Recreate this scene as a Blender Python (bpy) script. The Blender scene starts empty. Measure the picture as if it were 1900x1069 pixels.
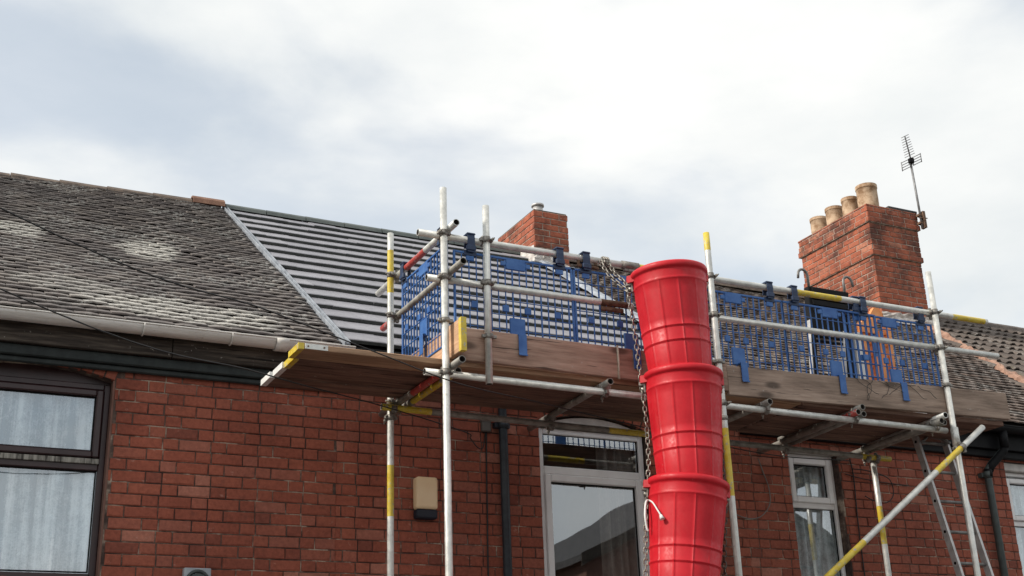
import bpy, math, random
from mathutils import Vector, Matrix
random.seed(7)
R = math.radians
scene = bpy.context.scene
COL = scene.collection

# ------------------------------------------------------------------ camera
FPX, PITCH, ROLL, YAW = 2302.56, R(20.5976), R(-2.06468), R(27.19958)
F = Vector((math.sin(YAW) * math.cos(PITCH), math.cos(YAW) * math.cos(PITCH), math.sin(PITCH)))
RT = Vector((math.cos(YAW), -math.sin(YAW), 0)); UP = RT.cross(F)
RT, UP = RT * math.cos(ROLL) + UP * math.sin(ROLL), UP * math.cos(ROLL) - RT * math.sin(ROLL)
cam = bpy.data.cameras.new('camera'); camo = bpy.data.objects.new('camera', cam); COL.objects.link(camo)
camo.matrix_world = Matrix(((RT.x, UP.x, -F.x, 0), (RT.y, UP.y, -F.y, -8.4), (RT.z, UP.z, -F.z, 1.6), (0, 0, 0, 1)))
cam.sensor_width = 36; cam.lens = FPX / 1900 * 36; cam.clip_end = 2000; cam.clip_start = .05
scene.camera = camo

# ------------------------------------------------------------------ world and sun
SUN_TO = Vector((-.79, .03, .61)).normalized()          # direction towards the sun: left along the street, fairly high
w = bpy.data.worlds.new('World'); scene.world = w; w.use_nodes = True
nt = w.node_tree; nt.nodes.clear(); N = nt.nodes.new; LK = nt.links.new
out = N('ShaderNodeOutputWorld')
sky = N('ShaderNodeTexSky'); sky.sky_type = 'NISHITA'; sky.sun_disc = False
sky.sun_elevation = math.asin(SUN_TO.z); sky.sun_rotation = math.atan2(SUN_TO.x, SUN_TO.y)
sky.dust_density = 1.0; sky.air_density = 1.0
bg1 = N('ShaderNodeBackground'); bg1.inputs[1].default_value = .15; hz = N('ShaderNodeMix'); hz.data_type = 'RGBA'; hz.blend_type = 'MULTIPLY'; hz.inputs[0].default_value = 1.0; hz.inputs[7].default_value = (.93, 1.04, 1.04, 1)
LK(sky.outputs[0], hz.inputs[6]); LK(hz.outputs[2], bg1.inputs[0])
tc = N('ShaderNodeTexCoord')
mp = N('ShaderNodeMapping'); mp.inputs['Scale'].default_value = (1.0, 1.0, 1.9); mp.inputs['Location'].default_value = (2.1, 2.08, 1.97)
LK(tc.outputs['Generated'], mp.inputs[0])
n1 = N('ShaderNodeTexNoise'); n1.inputs['Scale'].default_value = 2.3; n1.inputs['Detail'].default_value = 7; n1.inputs['Roughness'].default_value = .5
n1.inputs['Distortion'].default_value = .35
LK(mp.outputs[0], n1.inputs['Vector'])
cov = N('ShaderNodeMapRange'); cov.interpolation_type = 'SMOOTHSTEP'
cov.inputs[1].default_value = .36; cov.inputs[2].default_value = .55; cov.inputs[3].default_value = .60; cov.inputs[4].default_value = 1.0
LK(n1.outputs[0], cov.inputs[0])
mp2 = N('ShaderNodeMapping'); mp2.inputs['Scale'].default_value = (1.0, 1.0, 2.4); mp2.inputs['Location'].default_value = (1.36, 5.71, 7.81)
LK(tc.outputs['Generated'], mp2.inputs[0])
n2 = N('ShaderNodeTexNoise'); n2.inputs['Scale'].default_value = 2.6; n2.inputs['Detail'].default_value = 8; n2.inputs['Roughness'].default_value = .55
LK(mp2.outputs[0], n2.inputs['Vector'])
cr = N('ShaderNodeValToRGB')
cr.color_ramp.elements[0].position = .34; cr.color_ramp.elements[0].color = (.76, .80, .815, 1)
cr.color_ramp.elements[1].position = .66; cr.color_ramp.elements[1].color = (1.0, 1.0, .975, 1)
LK(n2.outputs[0], cr.inputs[0])
bg2 = N('ShaderNodeBackground'); bg2.inputs[1].default_value = .97; LK(cr.outputs[0], bg2.inputs[0])
mx = N('ShaderNodeMixShader'); LK(cov.outputs[0], mx.inputs[0]); LK(bg1.outputs[0], mx.inputs[1]); LK(bg2.outputs[0], mx.inputs[2])
LK(mx.outputs[0], out.inputs[0])
sl = bpy.data.lights.new('sun', 'SUN'); sl.energy = 3.4; sl.angle = R(6); sl.color = (1, .93, .83)
so = bpy.data.objects.new('sun', sl); COL.objects.link(so); so.rotation_euler = SUN_TO.to_track_quat('Z', 'Y').to_euler(); so.location = (-8, -6, 14)
scene.view_settings.view_transform = 'Standard'; scene.view_settings.look = 'None'
scene.view_settings.exposure = 0.12; scene.view_settings.gamma = 1.0; scene.view_settings.use_curve_mapping = False
scene.cycles.use_denoising = True
scene.cycles.max_bounces = 6; scene.cycles.transparent_max_bounces = 10

# ------------------------------------------------------------------ helpers: materials
def newmat(name):
    m = bpy.data.materials.new(name); m.use_nodes = True
    t = m.node_tree; b = t.nodes['Principled BSDF']
    return m, t, b
def noise(t, scale, detail=5, rough=.55, coord='pos', stretch=None, off=None):
    n = t.nodes.new('ShaderNodeTexNoise'); n.inputs['Scale'].default_value = scale; n.inputs['Detail'].default_value = detail; n.inputs['Roughness'].default_value = rough
    if coord == 'pos':
        g = t.nodes.new('ShaderNodeNewGeometry'); src = g.outputs['Position']
    else:
        g = t.nodes.new('ShaderNodeTexCoord'); src = g.outputs['Object']
        oi = t.nodes.new('ShaderNodeObjectInfo'); mu = t.nodes.new('ShaderNodeMath'); mu.operation = 'MULTIPLY'; mu.inputs[1].default_value = 37
        t.links.new(oi.outputs['Random'], mu.inputs[0])
        ad = t.nodes.new('ShaderNodeVectorMath'); ad.operation = 'ADD'; t.links.new(src, ad.inputs[0]); t.links.new(mu.outputs[0], ad.inputs[1]); src = ad.outputs[0]
    if stretch or off:
        mpn = t.nodes.new('ShaderNodeMapping'); mpn.inputs['Scale'].default_value = stretch or (1, 1, 1)
        if off: mpn.inputs['Location'].default_value = off
        t.links.new(src, mpn.inputs[0]); src = mpn.outputs[0]
    t.links.new(src, n.inputs['Vector'])
    return n.outputs[0]
def ramp(t, fac, stops):
    r = t.nodes.new('ShaderNodeValToRGB'); e = r.color_ramp.elements
    while len(e) < len(stops): e.new(.5)
    for k, (p, c) in enumerate(stops):
        e[k].position = p; e[k].color = (*c, 1) if len(c) == 3 else c
    t.links.new(fac, r.inputs[0]); return r.outputs[0]
def mixc(t, fac, a, b, mode='MIX'):
    m = t.nodes.new('ShaderNodeMix'); m.data_type = 'RGBA'; m.blend_type = mode
    for sock, v in ((m.inputs[0], fac), (m.inputs[6], a), (m.inputs[7], b)):
        if hasattr(v, 'links'): t.links.new(v, sock)
        else: sock.default_value = v if not isinstance(v, tuple) else (*v, 1)
    return m.outputs[2]
def mth(t, op, a, b=None, c=None):
    m = t.nodes.new('ShaderNodeMath'); m.operation = op
    for k, v in enumerate((a, b, c)):
        if v is None: continue
        if hasattr(v, 'links'): t.links.new(v, m.inputs[k])
        else: m.inputs[k].default_value = v
    return m.outputs[0]
def rng(t, v, a, b, c=0., d=1., smooth=True):
    m = t.nodes.new('ShaderNodeMapRange')
    if smooth: m.interpolation_type = 'SMOOTHSTEP'
    t.links.new(v, m.inputs[0])
    for k, x in enumerate((a, b, c, d)): m.inputs[k + 1].default_value = x
    return m.outputs[0]
def bump(t, b, h, strength=.3, dist=.01):
    n = t.nodes.new('ShaderNodeBump'); n.inputs['Strength'].default_value = strength; n.inputs['Distance'].default_value = dist
    t.links.new(h, n.inputs['Height']); t.links.new(n.outputs[0], b.inputs['Normal'])
def piece_random(t):
    oi = t.nodes.new('ShaderNodeObjectInfo'); g = t.nodes.new('ShaderNodeNewGeometry')
    return mth(t, 'FRACT', mth(t, 'ADD', oi.outputs['Random'], g.outputs['Random Per Island']))
def pm(name, c1, c2, rough=.7, scale=8, metal=0., bmp=0., coord='pos', stretch=None, lo=.35, hi=.65, detail=6, spec=None, r2=None):
    m, t, b = newmat(name)
    n = noise(t, scale, detail, .6, coord, stretch)
    t.links.new(ramp(t, n, [(lo, c1), (hi, c2)]), b.inputs['Base Color'])
    b.inputs['Roughness'].default_value = rough; b.inputs['Metallic'].default_value = metal
    if r2 is not None: t.links.new(rng(t, n, lo, hi, rough, r2), b.inputs['Roughness'])
    if spec is not None: b.inputs['Specular IOR Level'].default_value = spec
    if bmp: bump(t, b, noise(t, scale * 6, 4, .6, coord, stretch), bmp, .004)
    return m

def brick_mat(name, soot=0., tint=(1, 1, 1)):
    m, t, b = newmat(name)
    r = piece_random(t)
    T = lambda c: tuple(x * y for x, y in zip(c, tint))
    col = ramp(t, r, [(0., T((.22, .068, .046))), (.06, T((.285, .082, .051))), (.40, T((.315, .091, .056))), (.78, T((.335, .101, .062))), (.94, T((.325, .112, .076))), (.975, T((.41, .165, .115)))])
    big = noise(t, 1.4, 5, .6, stretch=(1, 1, .55)); col = mixc(t, 1., col, ramp(t, big, [(.32, (.70, .68, .68)), (.68, (1.14, 1.12, 1.10))]), 'MULTIPLY')
    fine = noise(t, 34, 6, .65); col = mixc(t, 1., col, ramp(t, fine, [(.3, (.72, .70, .70)), (.7, (1.18, 1.16, 1.14))]), 'MULTIPLY')
    sm = noise(t, 13, 5, .62, stretch=(1, 1, 1.8)); col = mixc(t, rng(t, sm, .63, .69, 0, .45), col, (.50, .27, .21))          # chalky scuffs
    dk = noise(t, 9, 4, .6, off=(4, 7, 2)); col = mixc(t, rng(t, dk, .60, .78, 0, .45), col, (.075, .040, .036))
    if soot:
        s = noise(t, 3.2, 6, .65, off=(9, 1, 3)); col = mixc(t, rng(t, s, .42, .68, 0, soot), col, (.035, .026, .024))
    t.links.new(col, b.inputs['Base Color']); b.inputs['Roughness'].default_value = .82; b.inputs['Specular IOR Level'].default_value = .3
    bump(t, b, mth(t, 'ADD', noise(t, 90, 5, .7), noise(t, 22, 4, .6)), .35, .003)
    return m
M = {}
M['brick'] = brick_mat('weathered_red_brick')
M['chimney_brick'] = brick_mat('sooty_chimney_brick', .8, (1.38, 1.45, 1.32))
m, t, b = newmat('old_mortar')
n = noise(t, 5.5, 6, .6, off=(2, 3, 1)); fine = noise(t, 60, 4)
t.links.new(mixc(t, 1., ramp(t, n, [(.42, (.055, .034, .028)), (.54, (.15, .10, .078)), (.62, (.44, .35, .27))]), ramp(t, fine, [(.3, (.7, .7, .7)), (.7, (1.1, 1.1, 1.1))]), 'MULTIPLY'), b.inputs['Base Color'])
b.inputs['Roughness'].default_value = .95; bump(t, b, fine, .5, .003); M['mortar'] = m

M['mortar_light'] = pm('pale_chimney_mortar', (.20, .15, .12), (.50, .42, .35), .95, 14, bmp=.4)

def tile_mat(name, cols, lichen, patches=(), patch_col=(.62, .60, .55), moss=0.):
    m, t, b = newmat(name)
    r = piece_random(t)
    col = ramp(t, r, [(k / max(1, len(cols) - 1) * .96, c) for k, c in enumerate(cols)])
    fine = noise(t, 26, 6, .68); col = mixc(t, 1., col, ramp(t, fine, [(.28, (.74, .74, .74)), (.72, (1.22, 1.21, 1.2))]), 'MULTIPLY')
    med = noise(t, 2.4, 5, .6); col = mixc(t, 1., col, ramp(t, med, [(.32, (.80, .78, .79)), (.68, (1.18, 1.16, 1.13))]), 'MULTIPLY')
    if lichen:
        sp = noise(t, 30, 5, .7, off=(3, 3, 3)); area = noise(t, 1.7, 4, .6, off=(5, 1, 0))
        f = mth(t, 'MULTIPLY', rng(t, sp, .50, .60), rng(t, area, .42, .62))
        col = mixc(t, mth(t, 'MULTIPLY', f, lichen), col, (.50, .50, .47))
    if patches:
        g = t.nodes.new('ShaderNodeNewGeometry'); wob = t.nodes.new('ShaderNodeTexNoise'); wob.inputs['Scale'].default_value = 5.5; wob.inputs['Detail'].default_value = 6
        t.links.new(g.outputs['Position'], wob.inputs['Vector'])
        va = t.nodes.new('ShaderNodeVectorMath'); va.operation = 'MULTIPLY_ADD'; t.links.new(wob.outputs['Color'], va.inputs[0]); va.inputs[1].default_value = (.34,) * 3; t.links.new(g.outputs['Position'], va.inputs[2])
        for (c, rx, ry, amt) in patches:
            su = t.nodes.new('ShaderNodeVectorMath'); su.operation = 'SUBTRACT'; t.links.new(va.outputs[0], su.inputs[0]); su.inputs[1].default_value = (c[0] + .17, c[1] + .17, c[2] + .17)
            mu = t.nodes.new('ShaderNodeVectorMath'); mu.operation = 'MULTIPLY'; t.links.new(su.outputs[0], mu.inputs[0]); mu.inputs[1].default_value = (1 / rx, 1 / ry, 1 / ry)
            le = t.nodes.new('ShaderNodeVectorMath'); le.operation = 'LENGTH'; t.links.new(mu.outputs[0], le.inputs[0])
            sp = noise(t, 38, 5, .7, off=(c[0], 1, 2))
            f = mth(t, 'MULTIPLY', rng(t, le.outputs['Value'], 1.05, .7), rng(t, sp, .36, .58, .15, 1.))
            col = mixc(t, mth(t, 'MULTIPLY', f, amt), col, patch_col)
    if moss:
        ms = noise(t, 6, 5, .65, off=(1, 8, 3)); col = mixc(t, rng(t, ms, .6, .72, 0, moss), col, (.10, .105, .055))
    t.links.new(col, b.inputs['Base Color']); b.inputs['Roughness'].default_value = .86; b.inputs['Specular IOR Level'].default_value = .3
    bump(t, b, mth(t, 'ADD', noise(t, 120, 4, .7), noise(t, 30, 4, .6)), .5, .004)
    return m
M['tile_old'] = tile_mat('old_clay_plain_tile', [(.125, .113, .110), (.165, .149, .144), (.145, .131, .127), (.185, .165, .155), (.21, .19, .177)], .8,
    [((1.74, 1.78, 5.80), .30, .42, .95), ((.66, 1.86, 5.84), .26, .30, .85), ((1.75, .16, 4.66), .80, .34, .8), ((.95, .45, 4.86), .40, .30, .45)])
M['tile_c'] = tile_mat('weathered_brown_plain_tile', [(.095, .072, .062), (.13, .10, .085), (.11, .092, .083), (.165, .122, .10), (.13, .115, .107)], .5)
M['tile_pan'] = tile_mat('brown_concrete_pantile', [(.095, .078, .068), (.13, .108, .094), (.112, .094, .083)], .3, moss=.5)
m, t, b = newmat('new_grey_flat_tile')
r = piece_random(t); fine = noise(t, 14, 6, .65)
col = ramp(t, r, [(0, (.24, .236, .258)), (.5, (.275, .27, .293)), (1, (.31, .304, .327))]); col = mixc(t, 1., col, ramp(t, fine, [(.3, (.82, .82, .83)), (.7, (1.12, 1.12, 1.12))]), 'MULTIPLY')
t.links.new(col, b.inputs['Base Color']); b.inputs['Roughness'].default_value = .5; b.inputs['Specular IOR Level'].default_value = .5; bump(t, b, noise(t, 160, 3), .12, .002); M['tile_new'] = m
M['tile_nose'] = pm('new_tile_dark_nose', (.035, .040, .038), (.06, .065, .06), .8, 20)  # darker tone on the front edge and underside of each new tile
M['ridge_old'] = pm('old_ridge_clay', (.075, .060, .052), (.20, .15, .115), .88, 7, bmp=.4)
M['ridge_brown'] = pm('newer_brown_ridge_clay', (.17, .085, .055), (.27, .15, .10), .85, 9, bmp=.3)
M['ridge_new'] = pm('new_ridge_dark_green_grey', (.075, .09, .085), (.12, .135, .125), .6, 9, bmp=.2)
M['ridge_d'] = pm('dark_ridge_concrete', (.075, .062, .055), (.14, .115, .10), .88, 8, bmp=.3)
M['lead'] = pm('grey_lead_flashing', (.22, .24, .27), (.40, .43, .47), .45, 9, .0, .2, spec=.6)
M['pointing'] = pm('orange_mortar_bedding', (.22, .12, .085), (.42, .255, .185), .95, 11, bmp=.8)
M['cement'] = pm('pale_cement_smear', (.40, .36, .33), (.74, .70, .66), .9, 9, bmp=.6)
M['underlay'] = pm('dark_roof_underlay', (.02, .018, .017), (.035, .03, .028), .95, 5)
def steel_mat(name, c1, c2, paint=None, rust=.55, metal=.45):
    m, t, b = newmat(name)
    n = noise(t, 18, 6, .6); steel = ramp(t, n, [(.3, c1), (.7, c2)])
    steel = mixc(t, rng(t, noise(t, 11, 6, .7, off=(2, 9, 4)), .60, .72, 0, rust), steel, (.17, .085, .045))
    steel = mixc(t, rng(t, noise(t, 55, 4, .6, off=(5, 2, 7)), .66, .70, 0, .7), steel, (.56, .54, .50))
    if paint:
        wear = noise(t, 24, 6, .7, off=(1, 1, 6)); f = rng(t, wear, .56, .63); steel = mixc(t, mth(t, 'SUBTRACT', 1., f), steel, mixc(t, rng(t, n, .3, .7), paint[0], paint[1]))
        metal = 0.
    t.links.new(steel, b.inputs['Base Color']); b.inputs['Metallic'].default_value = metal
    t.links.new(rng(t, n, .3, .7, .34, .56), b.inputs['Roughness']); bump(t, b, noise(t, 100, 4, .6), .15, .003)
    return m
M['galv'] = steel_mat('galvanised_steel_tube', (.54, .54, .51), (.80, .795, .75), None, .4)
M['yellow'] = steel_mat('worn_yellow_paint', (.30, .29, .27), (.5, .49, .46), ((.60, .42, .025), (.74, .58, .09)))
M['red_paint'] = steel_mat('worn_red_paint', (.25, .22, .21), (.42, .38, .36), ((.36, .035, .03), (.50, .08, .065)))
M['galv_dull'] = pm('dull_weathered_steel_tube', (.20, .19, .17), (.40, .38, .34), .55, 14, .45, .2, r2=.7)
M['rust'] = pm('rusty_steel', (.10, .055, .035), (.24, .15, .10), .8, 30, .3, .3)
M['coupler'] = pm('dirty_forged_coupler', (.14, .125, .11), (.36, .34, .31), .55, 40, .6, .3)
M['tube_in'] = pm('tube_bore_dark', (.02, .017, .015), (.045, .035, .03), .9, 20)  # near-black tone for the inside of the tubes
M['blue'] = pm('blue_polypropylene', (.018, .095, .32), (.055, .165, .43), .5, 9, bmp=.05)
M['blue_dark'] = pm('dark_blue_hook_plastic', (.012, .028, .075), (.02, .045, .11), .5, 12)
def wood_mat(name, c1, c2, c3, knots=.8):
    m, t, b = newmat(name)
    g = noise(t, 3.0, 8, .65, 'obj', (1.0, 16, 16)); g2 = noise(t, 2.2, 5, .6, 'obj', (.7, 3, 3))
    col = ramp(t, g, [(.30, c1), (.5, c2), (.72, c3)]); col = mixc(t, 1., col, ramp(t, g2, [(.3, (.62, .60, .58)), (.7, (1.25, 1.22, 1.2))]), 'MULTIPLY')
    v = t.nodes.new('ShaderNodeTexVoronoi'); v.inputs['Scale'].default_value = 1.0; tcx = t.nodes.new('ShaderNodeTexCoord'); mpx = t.nodes.new('ShaderNodeMapping'); mpx.inputs['Scale'].default_value = (1.9, 5, 5); mpx.inputs['Location'].default_value = (.3, .2, .43)
    t.links.new(tcx.outputs['Object'], mpx.inputs[0]); t.links.new(mpx.outputs[0], v.inputs['Vector'])
    col = mixc(t, rng(t, v.outputs['Distance'], .20, .07, 0, knots), col, tuple(x * .35 for x in c1))
    st = noise(t, 7, 6, .7, 'obj', (.6, 2.2, 9)); col = mixc(t, rng(t, st, .62, .75, 0, .5), col, tuple(x * .45 for x in c1))
    sp = noise(t, 32, 5, .65, 'obj', (1, 1, 1)); col = mixc(t, rng(t, sp, .66, .70, 0, .6), col, (.46, .43, .39))      # dried mortar splashes
    ck = noise(t, 5, 3, .5, 'obj', (.35, 7, 7)); col = mixc(t, rng(t, ck, .655, .69, 0, .8), col, tuple(x * .2 for x in c1))      # drying cracks
    t.links.new(col, b.inputs['Base Color']); b.inputs['Roughness'].default_value = .85; b.inputs['Specular IOR Level'].default_value = .25
    bump(t, b, g, .5, .004); return m
M['wood_red'] = wood_mat('reddish_toe_board', (.25, .165, .128), (.40, .27, .21), (.50, .36, .29))
M['wood_grey'] = wood_mat('greyed_toe_board', (.21, .155, .125), (.33, .25, .20), (.43, .335, .275))
M['wood_fresh'] = wood_mat('fresh_softwood_board', (.38, .22, .13), (.54, .34, .21), (.64, .44, .29), .4)
M['wood_deck'] = wood_mat('dusty_deck_board', (.11, .066, .052), (.19, .115, .088), (.30, .195, .145))
M['wood_mid'] = wood_mat('pale_sawn_board', (.27, .165, .105), (.42, .27, .175), (.54, .37, .25), .4)
M['fascia'] = wood_mat('weathered_grey_fascia', (.022, .018, .016), (.055, .045, .038), (.13, .11, .09))
M['green_dark'] = pm('peeling_dark_green_timber', (.007, .011, .011), (.020, .027, .026), .7, 14, bmp=.4)
M['black'] = pm('black_plastic', (.005, .005, .006), (.010, .010, .011), .6, 10, spec=.15)
M['pipe_blue'] = pm('blue_black_cast_pipe', (.012, .017, .023), (.028, .036, .045), .42, 12, bmp=.1)
M['pipe_green'] = pm('grey_green_pipe', (.035, .046, .045), (.058, .07, .066), .5, 12)
m, t, b = newmat('off_white_pvc_gutter')
d1 = noise(t, 4, 6, .65, stretch=(.6, 3, 9)); d2 = noise(t, 26, 5, .7)
t.links.new(mixc(t, rng(t, d2, .58, .75, 0, .4), ramp(t, d1, [(.35, (.58, .54, .49)), (.6, (.76, .73, .69))]), (.22, .18, .14)), b.inputs['Base Color']); b.inputs['Roughness'].default_value = .5; M['gutter'] = m
M['upvc'] = pm('white_upvc_frame', (.74, .71, .70), (.84, .82, .81), .4, 5)
M['upvc_dirty'] = pm('dirty_pale_strip', (.05, .045, .04), (.34, .32, .28), .85, 20, stretch=(2, 1, .3), lo=.4, hi=.6)
M['brown'] = pm('dark_mahogany_frame', (.028, .012, .013), (.048, .022, .023), .38, 6)
M['stone'] = pm('painted_stone_head', (.45, .42, .39), (.62, .58, .55), .85, 7, bmp=.3)
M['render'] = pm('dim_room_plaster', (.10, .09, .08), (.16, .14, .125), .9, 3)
def glass_mat():
    m = bpy.data.materials.new('window_glass'); m.use_nodes = True; t = m.node_tree; t.nodes.clear()
    o = t.nodes.new('ShaderNodeOutputMaterial'); mxs = t.nodes.new('ShaderNodeMixShader'); tr = t.nodes.new('ShaderNodeBsdfTransparent'); gl = t.nodes.new('ShaderNodeBsdfGlossy'); gn = t.nodes.new('ShaderNodeNewGeometry'); dt = t.nodes.new('ShaderNodeVectorMath'); dt.operation = 'DOT_PRODUCT'; t.links.new(gn.outputs['Incoming'], dt.inputs[0]); t.links.new(gn.outputs['Normal'], dt.inputs[1])
    gl.inputs['Roughness'].default_value = .01; gl.inputs['Color'].default_value = (.9, .95, 1, 1); tr.inputs['Color'].default_value = (.92, .95, .96, 1)
    nb = t.nodes.new('ShaderNodeBump'); nb.inputs['Strength'].default_value = .14; nb.inputs['Distance'].default_value = .02
    t.links.new(noise(t, 1.7, 1, .3), nb.inputs['Height']); t.links.new(nb.outputs[0], gl.inputs['Normal'])
    f = mth(t, 'MULTIPLY_ADD', mth(t, 'POWER', mth(t, 'SUBTRACT', 1., mth(t, 'ABSOLUTE', dt.outputs['Value'])), 5.), .70, .30)      # Schlick, coated double glazing
    t.links.new(mth(t, 'MULTIPLY', f, mth(t, 'SUBTRACT', 1., gn.outputs['Backfacing'])), mxs.inputs[0])
    t.links.new(tr.outputs[0], mxs.inputs[1]); t.links.new(gl.outputs[0], mxs.inputs[2]); t.links.new(mxs.outputs[0], o.inputs[0]); return m
M['glass'] = glass_mat()
def curtain_mat(name, c1, c2, lace):
    m, t, b = newmat(name)
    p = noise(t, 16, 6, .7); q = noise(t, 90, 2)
    st = noise(t, 1.0, 4, .6, stretch=(15, 5, .6)); mix_ = mth(t, 'ADD', mth(t, 'MULTIPLY', p, lace * .5), mth(t, 'ADD', mth(t, 'MULTIPLY', q, .25 - lace * .25), mth(t, 'MULTIPLY', st, .75 - lace * .25)))  # st: vertical streaks paint the light and shade of folds into the colour
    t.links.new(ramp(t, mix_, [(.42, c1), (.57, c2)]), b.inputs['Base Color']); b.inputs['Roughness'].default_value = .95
    return m
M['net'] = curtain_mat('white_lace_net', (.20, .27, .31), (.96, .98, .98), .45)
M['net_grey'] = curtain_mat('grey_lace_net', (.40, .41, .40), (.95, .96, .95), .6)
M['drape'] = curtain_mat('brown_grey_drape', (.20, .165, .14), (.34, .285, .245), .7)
m, t, b = newmat('red_chute_plastic')
d = noise(t, 9, 6, .7); sc = noise(t, 14, 5, .75, stretch=(1, 1, .35), off=(3, 5, 8))
col = ramp(t, d, [(.3, (.49, .007, .016)), (.7, (.59, .013, .024))]); col = mixc(t, rng(t, sc, .68, .72, 0, .55), col, (.72, .34, .31)); col = mixc(t, rng(t, noise(t, 3.5, 6, .7, stretch=(1, 1, .4)), .5, .75, 0, .28), col, (.42, .10, .085))
t.links.new(col, b.inputs['Base Color']); t.links.new(rng(t, noise(t, 40, 4), .3, .7, .40, .60), b.inputs['Roughness']); b.inputs['Specular IOR Level'].default_value = .35; bump(t, b, noise(t, 30, 4, .6), .10, .003); M['chute'] = m
M['chain'] = pm('grimy_chain_steel', (.22, .20, .17), (.46, .43, .38), .45, 40, .6)
M['chain_dark'] = pm('dark_chain_steel', (.05, .045, .04), (.14, .125, .11), .5, 40, .6)
M['alu'] = pm('worn_aluminium', (.42, .41, .40), (.60, .585, .575), .45, 16, .35, .1)
M['rung'] = pm('dull_aluminium_rung', (.15, .14, .13), (.26, .25, .24), .5, 18, .4)
M['pot'] = pm('buff_clay_pot', (.30, .175, .095), (.60, .43, .29), .85, 9, bmp=.3, lo=.38, hi=.58)
M['soot_in'] = pm('sooty_inside', (.012, .01, .01), (.03, .026, .024), .95, 10)
M['aerial'] = pm('grey_aerial_metal', (.16, .16, .165), (.30, .30, .30), .5, 20, .3)
M['cream'] = pm('aged_cream_plastic', (.84, .59, .34), (.88, .66, .41), .42, 4)
M['navy'] = pm('dark_navy_lens', (.004, .006, .015), (.007, .010, .022), .6, 6)
M['orange'] = pm('orange_fibreglass', (.78, .24, .05), (.86, .36, .12), .5, 10)
M['white_pl'] = pm('white_plastic', (.70, .70, .68), (.82, .82, .80), .6, 8)
M['rope'] = pm('cream_rope', (.48, .40, .31), (.62, .54, .44), .9, 40)
M['grey_box'] = pm('grey_steel_box', (.30, .33, .36), (.44, .47, .49), .5, 8)
M['wire_black'] = pm('black_cable', (.010, .010, .010), (.018, .017, .017), .6, 10)
M['wire_grey'] = pm('grey_cable', (.16, .13, .115), (.22, .19, .17), .7, 10)
M['asphalt'] = pm('asphalt', (.040, .040, .042), (.065, .064, .064), .9, 30, bmp=.5)
M['paving'] = pm('concrete_paving', (.10, .097, .093), (.14, .135, .13), .9, 12, bmp=.4)
M['earth'] = pm('bare_ground', (.10, .09, .07), (.15, .135, .10), .95, 3)
M['slate'] = pm('opposite_roof_slate', (.045, .042, .042), (.08, .074, .072), .8, 8)
M['opp_brick'] = pm('opposite_brown_brick', (.13, .065, .048), (.20, .10, .075), .9, 9)

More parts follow.
